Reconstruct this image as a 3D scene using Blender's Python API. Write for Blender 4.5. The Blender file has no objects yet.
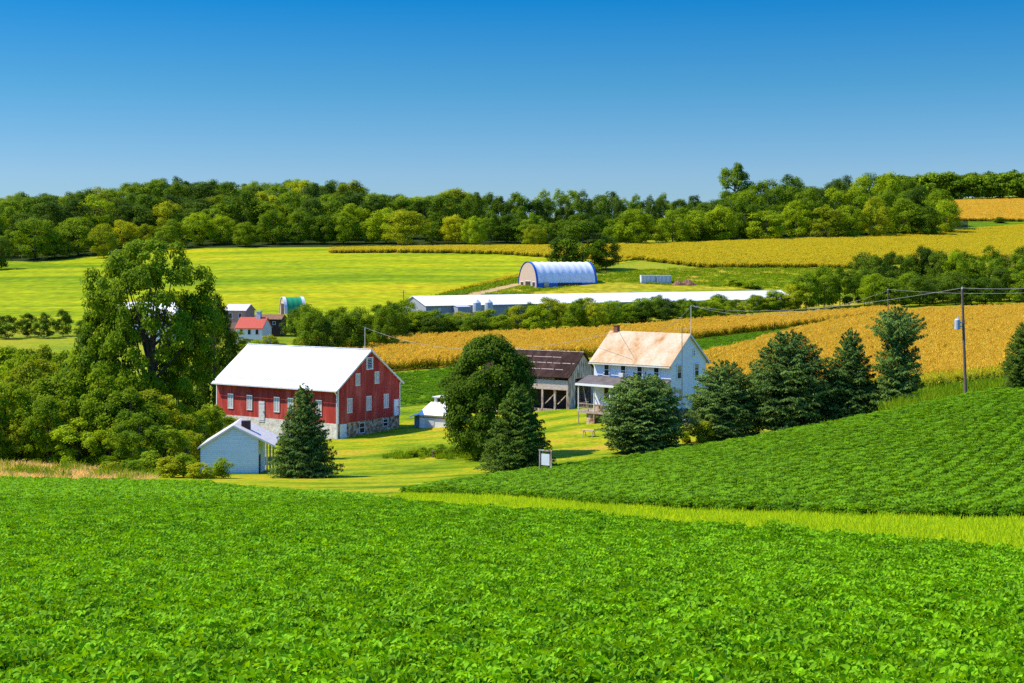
import bpy, math, random
import numpy as np
from mathutils import Vector

random.seed(7)
rng = np.random.default_rng(7)
R = math.radians
SC = bpy.context.scene
COL = SC.collection

# ------------------------------------------------------------------ camera
F = 1422.2          # focal length in pixels at 1024 wide (50 mm on 36 mm)
YH = 262.0          # picture row of eye level
ZC = 30.0           # eye height in world units
cam_d = bpy.data.cameras.new("camera")
cam_d.lens = 50.0
cam_d.sensor_width = 36.0
cam_d.shift_y = -(341.5 - YH) / 1024.0
cam_d.clip_start = 0.2
cam_d.clip_end = 9000.0
cam = bpy.data.objects.new("camera", cam_d)
cam.location = (0, 0, ZC)
cam.rotation_euler = (R(90), 0, 0)
COL.objects.link(cam)
SC.camera = cam

# ------------------------------------------------------------------ sky, sun, exposure
SUN_AZ = (-0.993, 0.08)      # towards the sun
SUN_EL = 53.0
w = bpy.data.worlds.new("World")
SC.world = w
w.use_nodes = True
nt = w.node_tree
nt.nodes.clear()
sky = nt.nodes.new("ShaderNodeTexSky")
sky.sky_type = 'NISHITA'
sky.sun_disc = False
sky.sun_elevation = R(SUN_EL)
sky.sun_rotation = math.atan2(SUN_AZ[0], SUN_AZ[1])
sky.altitude = 300
sky.air_density = 1.0
sky.dust_density = 0.4
sky.ozone_density = 3.0
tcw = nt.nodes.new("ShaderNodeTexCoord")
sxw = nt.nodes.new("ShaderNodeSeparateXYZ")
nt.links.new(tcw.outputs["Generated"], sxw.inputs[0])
rw = nt.nodes.new("ShaderNodeValToRGB")          # deeper blue with height; extra brightness added overhead, unseen, to fill shade
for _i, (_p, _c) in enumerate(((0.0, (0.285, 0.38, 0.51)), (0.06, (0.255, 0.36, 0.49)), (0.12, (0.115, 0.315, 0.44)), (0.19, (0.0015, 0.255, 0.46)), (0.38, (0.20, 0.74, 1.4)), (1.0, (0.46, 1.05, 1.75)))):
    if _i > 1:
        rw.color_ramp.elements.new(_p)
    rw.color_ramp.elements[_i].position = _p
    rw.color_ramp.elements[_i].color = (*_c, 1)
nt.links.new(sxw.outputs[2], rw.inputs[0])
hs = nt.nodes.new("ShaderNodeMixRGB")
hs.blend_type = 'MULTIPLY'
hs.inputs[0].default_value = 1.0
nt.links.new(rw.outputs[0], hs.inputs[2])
bg = nt.nodes.new("ShaderNodeBackground")
bg.inputs["Strength"].default_value = 0.15
wo = nt.nodes.new("ShaderNodeOutputWorld")
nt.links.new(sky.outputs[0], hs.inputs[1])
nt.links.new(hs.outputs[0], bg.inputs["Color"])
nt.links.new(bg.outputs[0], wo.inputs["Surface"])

sd = bpy.data.lights.new("sun", 'SUN')
sd.energy = 4.4
sd.angle = R(0.5)
sd.color = (1.0, 0.90, 0.70)
sun = bpy.data.objects.new("sun", sd)
n_ = math.hypot(*SUN_AZ)
sdir = Vector((SUN_AZ[0] / n_ * math.cos(R(SUN_EL)), SUN_AZ[1] / n_ * math.cos(R(SUN_EL)), math.sin(R(SUN_EL))))
sun.rotation_euler = sdir.to_track_quat('Z', 'Y').to_euler()
sun.location = sdir * 200
COL.objects.link(sun)

SC.view_settings.view_transform = 'Standard'
SC.view_settings.look = 'None'
SC.view_settings.gamma = 1.0
SC.view_settings.exposure = 0.75
SC.render.engine = 'CYCLES'
SC.cycles.max_bounces = 6
SC.cycles.use_denoising = False
SC.cycles.diffuse_bounces = 3
SC.cycles.transmission_bounces = 4
SC.cycles.caustics_reflective = False
SC.cycles.caustics_refractive = False


# ------------------------------------------------------------------ terrain: height as seen, column by column
def plane(D):
    return YH + F * (0.137 + 2.3 / D)


NEAR = [(d, plane(d)) for d in (1.5, 3, 6, 12, 20, 30)]
COLS = {
    -500: NEAR + [(45, plane(45)), (75, plane(75)), (115, 484), (122, 481), (130, 472), (138, 464), (150, 460), (200, 440), (260, 402), (330, 362),
                  (400, 338), (440, 327), (520, 297), (600, 279), (660, 270), (720, 258), (760, 252), (1000, 226), (1300, 214), (2000, 225), (5000, 250)],
    0: NEAR + [(45, plane(45)), (75, plane(75)), (115, 484), (122, 481), (130, 472), (138, 464), (150, 460), (200, 440), (260, 402), (330, 362),
               (400, 338), (440, 327), (520, 296), (600, 278), (660, 268), (720, 256), (760, 250), (1000, 221), (1300, 208), (2000, 222), (5000, 250)],
    200: NEAR + [(45, plane(45)), (75, plane(75)), (115, 484), (128, 480), (140, 475), (170, 459), (195, 445), (230, 421), (260, 402),
                 (300, 373), (400, 338), (430, 328), (500, 301), (600, 275), (680, 259), (720, 253), (760, 247), (1000, 207), (1300, 197), (2000, 215), (5000, 250)],
    400: NEAR + [(45, plane(45)), (75, plane(75)), (90, 497), (115, 487), (130, 480), (150, 466), (170, 454), (195, 438), (230, 412), (260, 392),
                 (300, 371), (380, 347), (420, 327), (450, 316), (500, 297), (600, 270), (660, 256), (720, 247), (760, 244), (1000, 220), (1300, 214), (2000, 222), (5000, 250)],
    455: NEAR + [(45, plane(45)), (68, plane(68)), (84, 497), (108, 484), (124, 477), (135, 471), (150, 462), (170, 452), (195, 440), (206, 432), (216, 421), (230, 404), (260, 386),
                 (300, 366), (400, 341), (430, 328), (460, 318), (500, 302), (600, 270), (650, 259), (720, 246), (760, 243), (1000, 221), (1300, 216), (2000, 224), (5000, 250)],
    512: NEAR + [(45, plane(45)), (66, 506), (80, 496), (100, 482), (118, 476), (130, 471), (150, 458), (180, 430), (205, 409), (230, 395), (260, 380),
                 (300, 362), (400, 338), (450, 324), (480, 316), (540, 288), (600, 271), (640, 262), (720, 246), (760, 243), (1000, 221), (1300, 218), (2000, 225), (5000, 250)],
    650: NEAR + [(50, plane(50)), (60, 509), (80, 492), (110, 476), (135, 464), (148, 453), (160, 436), (172, 419), (190, 409), (230, 394), (260, 380),
                 (300, 366), (360, 346), (410, 333), (450, 322), (490, 312), (540, 289), (600, 270), (640, 261), (720, 245), (760, 243), (1000, 224), (1300, 220), (2000, 226), (5000, 250)],
    800: NEAR + [(40, 529), (50, 519), (70, 496), (100, 464), (130, 435), (138, 431), (150, 431), (190, 413), (240, 388), (300, 357),
                 (360, 336), (410, 325), (450, 314), (510, 304), (560, 285), (600, 268), (640, 257), (700, 247), (760, 240), (1000, 208), (1300, 205), (2000, 218), (5000, 250)],
    1024: NEAR + [(36, 546), (46, 527), (60, 505), (80, 465), (100, 422), (120, 388), (128, 382), (150, 386), (190, 380), (220, 372), (300, 345),
                  (400, 315), (480, 302), (560, 285), (650, 259), (720, 246), (800, 236), (900, 222), (1060, 198), (1300, 194), (2000, 215), (5000, 250)],
    1600: NEAR + [(32, 556), (46, 527), (60, 500), (80, 455), (100, 412), (120, 378), (128, 372), (150, 376), (190, 372), (220, 366), (300, 340),
                  (400, 311), (480, 300), (560, 283), (650, 257), (720, 244), (800, 234), (900, 220), (1060, 196), (1300, 192), (2000, 215), (5000, 250)],
}
S0, S1, NS = math.log(1.5), math.log(5000), 900
P0, P1, NP = -500.0, 1600.0, 421
sg = np.linspace(S0, S1, NS)
ck = sorted(COLS)
colv = []
for c in ck:
    d = np.array(COLS[c])
    colv.append(np.interp(sg, np.log(d[:, 0]), (d[:, 1] - YH) * d[:, 0]))   # interpolate drop*F in log distance
colv = np.array(colv)
pg = np.linspace(P0, P1, NP)
EG = np.empty((NP, NS))
for j in range(NS):
    EG[:, j] = np.interp(pg, ck, colv[:, j])


def smooth(a, k, axis):
    ker = np.exp(-0.5 * (np.arange(-3 * k, 3 * k + 1) / k) ** 2)
    ker /= ker.sum()
    pad = [(0, 0), (0, 0)]
    pad[axis] = (3 * k, 3 * k)
    b = np.pad(a, pad, mode='edge')
    return np.apply_along_axis(lambda m: np.convolve(m, ker, 'valid'), axis, b)


EG = smooth(EG, 12, 0)
EGs = smooth(EG, 5, 1)
wgt = np.clip((sg - math.log(8)) / 0.5, 0, 1)
EG = EG * (1 - wgt) + EGs * wgt


def ground(X, Y):
    X = np.asarray(X, float)
    Y = np.maximum(np.asarray(Y, float), 1.5)
    p = np.clip(512 + F * X / Y, P0, P1 - 1e-6)
    s = np.clip(np.log(Y), S0, S1 - 1e-6)
    a = (p - P0) / (P1 - P0) * (NP - 1)
    b = (s - S0) / (S1 - S0) * (NS - 1)
    i = np.minimum(a.astype(int), NP - 2)
    j = np.minimum(b.astype(int), NS - 2)
    fa, fb = a - i, b - j
    k = (EG[i, j] * (1 - fa) * (1 - fb) + EG[i + 1, j] * fa * (1 - fb) + EG[i, j + 1] * (1 - fa) * fb + EG[i + 1, j + 1] * fa * fb)
    return ZC - k / F


def gp(px, D, dz=0.0):
    X = (px - 512) / F * D
    return Vector((X, D, float(ground(X, D)) + dz))


def at(px, py, D):
    return Vector(((px - 512) / F * D, D, ZC - (py - YH) / F * D))


# ------------------------------------------------------------------ materials
MAT = {}


def new_mat(name):
    m = bpy.data.materials.new(name)
    m.use_nodes = True
    m.node_tree.nodes.clear()
    MAT[name] = m
    return m, m.node_tree.nodes, m.node_tree.links


def ramp(N, stops):
    r = N.new("ShaderNodeValToRGB")
    e = r.color_ramp.elements
    while len(e) < len(stops):
        e.new(0.5)
    for k, (p, c) in enumerate(stops):
        e[k].position = p
        e[k].color = (*c, 1)
    return r


def surf_mat(name, stops, scale=1.0, stretch=(1, 1, 1), rot=0, rough=0.85, bump=0.3, bump_scale=None, detail=6, spec=0.2, noise_rough=0.6,
             stripes=None, metallic=0.0, fine=None):
    """noise coloured surface; stripes=(axis expr, period m, depth, colour darkening)"""
    m, N, L = new_mat(name)
    out = N.new("ShaderNodeOutputMaterial")
    b = N.new("ShaderNodeBsdfPrincipled")
    b.inputs["Roughness"].default_value = rough
    b.inputs["Specular IOR Level"].default_value = spec
    b.inputs["Metallic"].default_value = metallic
    tc = N.new("ShaderNodeTexCoord")
    mp = N.new("ShaderNodeMapping")
    mp.inputs["Scale"].default_value = stretch
    mp.inputs["Rotation"].default_value = (0, 0, rot)
    L.new(tc.outputs["Object"], mp.inputs["Vector"])
    no = N.new("ShaderNodeTexNoise")
    no.inputs["Scale"].default_value = scale
    no.inputs["Detail"].default_value = detail
    no.inputs["Roughness"].default_value = noise_rough
    L.new(mp.outputs[0], no.inputs["Vector"])
    r = ramp(N, stops)
    L.new(no.outputs["Fac"], r.inputs[0])
    col = r.outputs[0]
    if fine:
        n3 = N.new("ShaderNodeTexNoise")
        n3.inputs["Scale"].default_value = fine[0]
        n3.inputs["Detail"].default_value = 3
        L.new(tc.outputs["Object"], n3.inputs["Vector"])
        r3 = ramp(N, [(0.3, (1 - fine[1],) * 3), (0.7, (1 + fine[1],) * 3)])
        L.new(n3.outputs["Fac"], r3.inputs[0])
        mx = N.new("ShaderNodeMixRGB")
        mx.blend_type = 'MULTIPLY'
        mx.inputs[0].default_value = 1
        L.new(col, mx.inputs[1])
        L.new(r3.outputs[0], mx.inputs[2])
        col = mx.outputs[0]
    n2 = N.new("ShaderNodeTexNoise")
    n2.inputs["Scale"].default_value = bump_scale or scale * 6
    n2.inputs["Detail"].default_value = 4
    L.new(tc.outputs["Object"], n2.inputs["Vector"])
    bp = N.new("ShaderNodeBump")
    bp.inputs["Strength"].default_value = bump
    bp.inputs["Distance"].default_value = 0.05 if bump_scale is None else 0.3 / bump_scale
    L.new(n2.outputs["Fac"], bp.inputs["Height"])
    norm = bp.outputs[0]
    if stripes:
        axis, period, depth, dark = stripes
        sx = N.new("ShaderNodeSeparateXYZ")
        L.new(tc.outputs["Object"], sx.inputs[0])
        if axis == 'xy':
            ad = N.new("ShaderNodeMath")
            ad.operation = 'ADD'
            L.new(sx.outputs[0], ad.inputs[0])
            L.new(sx.outputs[1], ad.inputs[1])
            v = ad.outputs[0]
        else:
            v = sx.outputs[{'x': 0, 'y': 1, 'z': 2}[axis]]
        dv = N.new("ShaderNodeMath")
        dv.operation = 'DIVIDE'
        dv.inputs[1].default_value = period
        L.new(v, dv.inputs[0])
        fr = N.new("ShaderNodeMath")
        fr.operation = 'FRACT'
        L.new(dv.outputs[0], fr.inputs[0])
        rr = ramp(N, [(0.0, (0, 0, 0)), (0.10, (1, 1, 1))])
        L.new(fr.outputs[0], rr.inputs[0])
        b2 = N.new("ShaderNodeBump")
        b2.inputs["Strength"].default_value = 0.8
        b2.inputs["Distance"].default_value = depth
        L.new(rr.outputs[0], b2.inputs["Height"])
        L.new(norm, b2.inputs["Normal"])
        norm = b2.outputs[0]
        fl = N.new("ShaderNodeMath")
        fl.operation = 'FLOOR'
        L.new(dv.outputs[0], fl.inputs[0])
        wn = N.new("ShaderNodeTexWhiteNoise")
        wn.noise_dimensions = '1D'
        L.new(fl.outputs[0], wn.inputs["W"])
        rb = ramp(N, [(0, (1 - dark,) * 3), (1, (1, 1, 1))])
        L.new(wn.outputs["Value"], rb.inputs[0])
        mx = N.new("ShaderNodeMixRGB")
        mx.blend_type = 'MULTIPLY'
        mx.inputs[0].default_value = 1
        L.new(col, mx.inputs[1])
        L.new(rb.outputs[0], mx.inputs[2])
        col = mx.outputs[0]
    L.new(col, b.inputs["Base Color"])
    L.new(norm, b.inputs["Normal"])
    L.new(b.outputs[0], out.inputs[0])
    return m


def leaf_mat(name, dark, light, transl=0.35, rough=0.5, tr_col=None, spec=0.3, objvar=0.5):
    """leaf cards: each card carries a 'tint'; each tree its own random shift"""
    m, N, L = new_mat(name)
    out = N.new("ShaderNodeOutputMaterial")
    a = N.new("ShaderNodeAttribute")
    a.attribute_name = "tint"
    oi = N.new("ShaderNodeObjectInfo")
    mm = N.new("ShaderNodeMixRGB")
    mm.inputs[0].default_value = objvar
    L.new(a.outputs["Fac"], mm.inputs[1])
    L.new(oi.outputs["Random"], mm.inputs[2])
    r = ramp(N, [(0.1, dark), (0.9, light)])
    L.new(mm.outputs[0], r.inputs[0])
    b = N.new("ShaderNodeBsdfPrincipled")
    b.inputs["Roughness"].default_value = rough
    b.inputs["Specular IOR Level"].default_value = spec
    L.new(r.outputs[0], b.inputs["Base Color"])
    t = N.new("ShaderNodeBsdfTranslucent")
    g = N.new("ShaderNodeMixRGB")
    g.blend_type = 'MULTIPLY'
    g.inputs[0].default_value = 1
    g.inputs[2].default_value = (*(tr_col or (1.5, 1.3, 0.5)), 1)
    L.new(r.outputs[0], g.inputs[1])
    L.new(g.outputs[0], t.inputs["Color"])
    ms = N.new("ShaderNodeMixShader")
    ms.inputs[0].default_value = transl
    L.new(b.outputs[0], ms.inputs[1])
    L.new(t.outputs[0], ms.inputs[2])
    L.new(ms.outputs[0], out.inputs[0])
    return m


def plain(name, col, rough=0.6, spec=0.3, metallic=0.0, var=0.12, scale=3.0):
    lo = tuple(c * (1 - var) for c in col)
    hi = tuple(min(1, c * (1 + var)) for c in col)
    return surf_mat(name, [(0.3, lo), (0.7, hi)], scale=scale, rough=rough, spec=spec, metallic=metallic, bump=0.12)


# ground
surf_mat("rough_grass", spec=0.02, stops= [(0.30, (0.10, 0.16, 0.008)), (0.5, (0.20, 0.24, 0.010)), (0.7, (0.30, 0.26, 0.02))], scale=0.06, bump=0.5, bump_scale=1.5, fine=(1.2, 0.25))
surf_mat("lawn_grass", spec=0.02, stops= [(0.36, (0.07, 0.13, 0.004)), (0.45, (0.15, 0.215, 0.005)), (0.53, (0.26, 0.275, 0.007)), (0.60, (0.35, 0.265, 0.014)), (0.69, (0.42, 0.25, 0.06))],
         scale=0.075, bump=0.25, bump_scale=2.0, stretch=(1, 1.8, 1), rot=0.5, fine=(2.2, 0.3), noise_rough=0.7, detail=9)
surf_mat("verge_grass", spec=0.02, stops= [(0.30, (0.20, 0.30, 0.006)), (0.5, (0.32, 0.38, 0.01)), (0.7, (0.44, 0.38, 0.05))], scale=0.35, bump=0.7, bump_scale=5, fine=(6, 0.3))
surf_mat("meadow_grass", spec=0.02, stops= [(0.37, (0.11, 0.18, 0.003)), (0.46, (0.19, 0.25, 0.003)), (0.54, (0.28, 0.30, 0.004)), (0.64, (0.40, 0.31, 0.008))],
         scale=0.016, stretch=(0.3, 2.4, 1), rot=-0.15, bump=0.12, bump_scale=0.7, fine=(0.3, 0.26), noise_rough=0.68, detail=9)
surf_mat("pasture_grass", spec=0.02, stops= [(0.36, (0.09, 0.15, 0.005)), (0.46, (0.20, 0.225, 0.007)), (0.54, (0.31, 0.26, 0.012)), (0.64, (0.40, 0.27, 0.04))],
         scale=0.03, stretch=(0.4, 1.8, 1), rot=-0.2, bump=0.2, bump_scale=0.6, fine=(0.35, 0.4), noise_rough=0.7, detail=9)
surf_mat("far_green", spec=0.02, stops= [(0.3, (0.06, 0.13, 0.003)), (0.7, (0.14, 0.21, 0.004))], scale=0.05, bump=0.2, bump_scale=1, fine=(0.8, 0.3), stretch=(0.3, 2, 1))
surf_mat("crop_soil", spec=0.02, stops= [(0.3, (0.020, 0.036, 0.006)), (0.7, (0.05, 0.075, 0.012))], scale=0.8, bump=0.5, bump_scale=6)
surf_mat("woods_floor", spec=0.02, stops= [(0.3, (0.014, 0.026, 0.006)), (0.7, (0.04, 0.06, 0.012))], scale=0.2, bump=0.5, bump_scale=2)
surf_mat("dirt", spec=0.02, stops= [(0.3, (0.34, 0.23, 0.08)), (0.7, (0.48, 0.35, 0.16))], scale=0.5, bump=0.4, bump_scale=5)
surf_mat("straw", spec=0.02, stops= [(0.3, (0.34, 0.30, 0.06)), (0.5, (0.55, 0.38, 0.16)), (0.75, (0.62, 0.42, 0.24))], scale=0.25, bump=0.6, bump_scale=4, fine=(3, 0.25))
surf_mat("gold_soil", spec=0.02, stops= [(0.3, (0.26, 0.18, 0.02)), (0.7, (0.42, 0.28, 0.03))], scale=0.2, bump=0.4, bump_scale=4)

# leaves
TR = (1.5, 1.35, 0.5)
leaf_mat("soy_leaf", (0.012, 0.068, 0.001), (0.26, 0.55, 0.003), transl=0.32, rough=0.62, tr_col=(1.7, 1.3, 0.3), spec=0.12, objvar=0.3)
leaf_mat("soy_leaf_far", (0.022, 0.085, 0.001), (0.185, 0.385, 0.003), transl=0.38, rough=0.65, tr_col=(1.6, 1.25, 0.3), spec=0.1, objvar=0.4)
leaf_mat("oak_leaf", (0.028, 0.078, 0.003), (0.21, 0.31, 0.007), transl=0.26, rough=0.75, spec=0.06, tr_col=TR)
leaf_mat("dark_leaf", (0.018, 0.052, 0.003), (0.12, 0.19, 0.008), transl=0.22, rough=0.75, spec=0.06, tr_col=TR)
leaf_mat("mid_leaf", (0.055, 0.125, 0.003), (0.34, 0.44, 0.007), transl=0.32, rough=0.75, spec=0.06, tr_col=TR)
leaf_mat("lime_leaf", (0.14, 0.20, 0.004), (0.50, 0.50, 0.010), transl=0.32, rough=0.75, spec=0.06, tr_col=TR)
leaf_mat("olive_leaf", (0.10, 0.155, 0.004), (0.44, 0.47, 0.011), transl=0.34, rough=0.75, spec=0.06, tr_col=TR)
leaf_mat("rust_leaf", (0.17, 0.13, 0.03), (0.34, 0.25, 0.06), transl=0.35, rough=0.75, spec=0.06)
leaf_mat("spruce_needle", (0.017, 0.050, 0.007), (0.20, 0.31, 0.060), transl=0.15, rough=0.8, objvar=0.2, spec=0.04)
leaf_mat("pine_needle", (0.014, 0.044, 0.005), (0.14, 0.225, 0.025), transl=0.2, rough=0.8, objvar=0.2, spec=0.04)
leaf_mat("corn_pale", (0.44, 0.38, 0.010), (0.78, 0.64, 0.03), transl=0.45, rough=0.7, tr_col=(1.1, 1.0, 0.5), objvar=0.4, spec=0.1)
leaf_mat("corn_gold", (0.54, 0.33, 0.020), (0.88, 0.62, 0.075), transl=0.45, rough=0.7, tr_col=(1.1, 1.0, 0.5), objvar=0.4, spec=0.1)
leaf_mat("corn_mid", (0.38, 0.32, 0.010), (0.60, 0.48, 0.02), transl=0.45, rough=0.7, tr_col=(1.2, 1.1, 0.5), objvar=0.4, spec=0.1)
leaf_mat("corn_green", (0.14, 0.20, 0.008), (0.30, 0.34, 0.012), transl=0.38, rough=0.65, objvar=0.4, spec=0.1)
leaf_mat("grass_blade", (0.24, 0.42, 0.005), (0.54, 0.62, 0.015), transl=0.5, rough=0.7, objvar=0.4, spec=0.1)
leaf_mat("weed_leaf", (0.10, 0.20, 0.006), (0.28, 0.38, 0.010), transl=0.4, objvar=0.4, rough=0.75, spec=0.06)
leaf_mat("straw_blade", (0.50, 0.36, 0.11), (0.80, 0.58, 0.30), transl=0.5, rough=0.7, objvar=0.4, spec=0.1)
surf_mat("bark", [(0.3, (0.045, 0.035, 0.025)), (0.7, (0.12, 0.095, 0.07))], scale=4, stretch=(1, 1, 0.2), bump=0.8)

# buildings
surf_mat("red_board", [(0.30, (0.38, 0.030, 0.022)), (0.5, (0.52, 0.055, 0.040)), (0.68, (0.64, 0.13, 0.095))], scale=0.8, stretch=(1, 1, 0.25), rough=0.7,
         stripes=('xy', 0.30, 0.02, 0.28), bump=0.2)
surf_mat("white_metal_roof", [(0.25, (0.74, 0.73, 0.71)), (0.6, (0.84, 0.84, 0.83))], scale=0.5, stretch=(1, 0.3, 0.3), rough=0.6, spec=0.12, bump=0.05, stripes=('x', 0.6, 0.03, 0.12))
surf_mat("barn_stone", [(0.36, (0.16, 0.085, 0.045)), (0.46, (0.36, 0.20, 0.10)), (0.54, (0.48, 0.31, 0.18)), (0.64, (0.66, 0.50, 0.36))], scale=1.8, detail=2, bump=0.7, bump_scale=3)
surf_mat("whitewashed_stone", [(0.3, (0.50, 0.42, 0.34)), (0.55, (0.72, 0.66, 0.58)), (0.75, (0.80, 0.76, 0.70))], scale=1.4, detail=3, bump=0.6, bump_scale=3)
plain("white_paint", (0.78, 0.77, 0.75), rough=0.5, var=0.06)
plain("old_white_paint", (0.62, 0.60, 0.56), rough=0.65, var=0.2, scale=5)
surf_mat("white_clapboard", [(0.3, (0.74, 0.79, 0.84)), (0.7, (0.82, 0.86, 0.90))], scale=0.7, rough=0.55, stripes=('z', 0.16, 0.02, 0.05), bump=0.08)
surf_mat("shed_clapboard", [(0.3, (0.58, 0.74, 0.84)), (0.7, (0.68, 0.82, 0.90))], scale=0.7, rough=0.55, stripes=('z', 0.2, 0.025, 0.08), bump=0.08)
plain("seam_board", (0.30, 0.24, 0.21), rough=0.9, spec=0.03, var=0.3, scale=2)
plain("shed_roof", (0.56, 0.50, 0.45), rough=0.7, var=0.2)
surf_mat("house_roof", [(0.30, (0.36, 0.15, 0.05)), (0.40, (0.46, 0.30, 0.16)), (0.52, (0.50, 0.40, 0.27)), (0.7, (0.54, 0.45, 0.32))], scale=0.42, stretch=(1, 0.6, 0.6), detail=8, spec=0.05,
         rough=0.8, bump=0.3, bump_scale=5, fine=(3.5, 0.12))
surf_mat("porch_roof", [(0.3, (0.10, 0.085, 0.08)), (0.7, (0.17, 0.14, 0.13))], scale=1.2, rough=0.8, stripes=('z', 0.10, 0.01, 0.2))
surf_mat("old_slate", [(0.3, (0.030, 0.016, 0.012)), (0.6, (0.060, 0.034, 0.026)), (0.85, (0.14, 0.10, 0.08))], scale=1.1, stretch=(1, 0.4, 0.4), rough=0.9, spec=0.05, fine=(5, 0.35),
         stripes=('x', 0.7, 0.02, 0.35))
surf_mat("weathered_board", [(0.34, (0.16, 0.09, 0.06)), (0.43, (0.46, 0.30, 0.21)), (0.52, (0.74, 0.56, 0.44)), (0.66, (0.88, 0.76, 0.66))], scale=1.6, stretch=(2, 2, 0.5),
         rough=0.85, stripes=('xy', 0.25, 0.02, 0.45), bump=0.4)
surf_mat("pink_plank", [(0.3, (0.50, 0.34, 0.27)), (0.7, (0.74, 0.62, 0.54))], scale=2.2, stretch=(1, 1, 3), rough=0.85, stripes=('z', 0.3, 0.015, 0.25))
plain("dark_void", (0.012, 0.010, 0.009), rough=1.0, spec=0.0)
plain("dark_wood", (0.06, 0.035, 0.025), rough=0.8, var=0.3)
plain("brick_red", (0.24, 0.075, 0.04), rough=0.85, var=0.35, scale=9)
plain("grey_metal", (0.42, 0.45, 0.48), rough=0.45, spec=0.5, var=0.1)
plain("pale_metal", (0.62, 0.63, 0.66), rough=0.5, spec=0.3, var=0.05)
plain("pole_wood", (0.16, 0.11, 0.08), rough=0.85, var=0.3)
plain("wire_metal", (0.30, 0.29, 0.27), rough=0.5)
plain("blue_trim", (0.015, 0.11, 0.42), rough=0.5, var=0.1)
surf_mat("hoop_fabric", [(0.3, (0.66, 0.69, 0.74)), (0.7, (0.80, 0.81, 0.84))], scale=0.35, rough=0.5, stripes=('x', 2.6, 0.08, 0.06), bump=0.1)
plain("hoop_end", (0.50, 0.37, 0.27), rough=0.8, var=0.15)
plain("green_fabric", (0.02, 0.26, 0.10), rough=0.5, var=0.15)
plain("red_roof", (0.42, 0.055, 0.03), rough=0.7, var=0.2)
plain("pink_brick", (0.48, 0.24, 0.18), rough=0.8, var=0.2)
plain("poultry_roof", (0.76, 0.74, 0.72), rough=0.5, var=0.06, scale=0.3)
plain("grey_wall", (0.30, 0.31, 0.34), rough=0.7, var=0.15)
plain("pale_concrete", (0.58, 0.60, 0.62), rough=0.8, var=0.15)
plain("brown_heap", (0.20, 0.10, 0.055), rough=0.9, var=0.4, scale=1.5)
plain("deck_wood", (0.40, 0.30, 0.22), rough=0.8, var=0.25)
plain("blind_tan", (0.45, 0.36, 0.22), rough=0.8)
plain("shade_blue_panel", (0.20, 0.30, 0.42), rough=0.6, var=0.15)  # lean-to wall: its blue shade is put into the base colour
m, N, L = new_mat("window_glass")
o_ = N.new("ShaderNodeOutputMaterial")
b_ = N.new("ShaderNodeBsdfPrincipled")
b_.inputs["Base Color"].default_value = (0.02, 0.028, 0.03, 1)
b_.inputs["Roughness"].default_value = 0.12
b_.inputs["Specular IOR Level"].default_value = 0.5
tn = N.new("ShaderNodeTexNoise")
tn.inputs["Scale"].default_value = 1.5
tcn = N.new("ShaderNodeTexCoord")
L.new(tcn.outputs["Object"], tn.inputs["Vector"])
bn = N.new("ShaderNodeBump")
bn.inputs["Strength"].default_value = 0.1
L.new(tn.outputs[0], bn.inputs["Height"])
L.new(bn.outputs[0], b_.inputs["Normal"])
L.new(b_.outputs[0], o_.inputs[0])


# ------------------------------------------------------------------ helpers
def tag(o, label=None, cat=None, group=None, kind=None):
    if label:
        o['label'] = label
    if cat:
        o['category'] = cat
    if group:
        o['group'] = group
    if kind:
        o['kind'] = kind
    return o


def thing(name, loc, label, cat, rz=0.0, group=None):
    o = bpy.data.objects.new(name, None)
    o.empty_display_size = 0.3
    o.location = loc
    o.rotation_euler = (0, 0, rz)
    COL.objects.link(o)
    return tag(o, label, cat, group)


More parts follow.
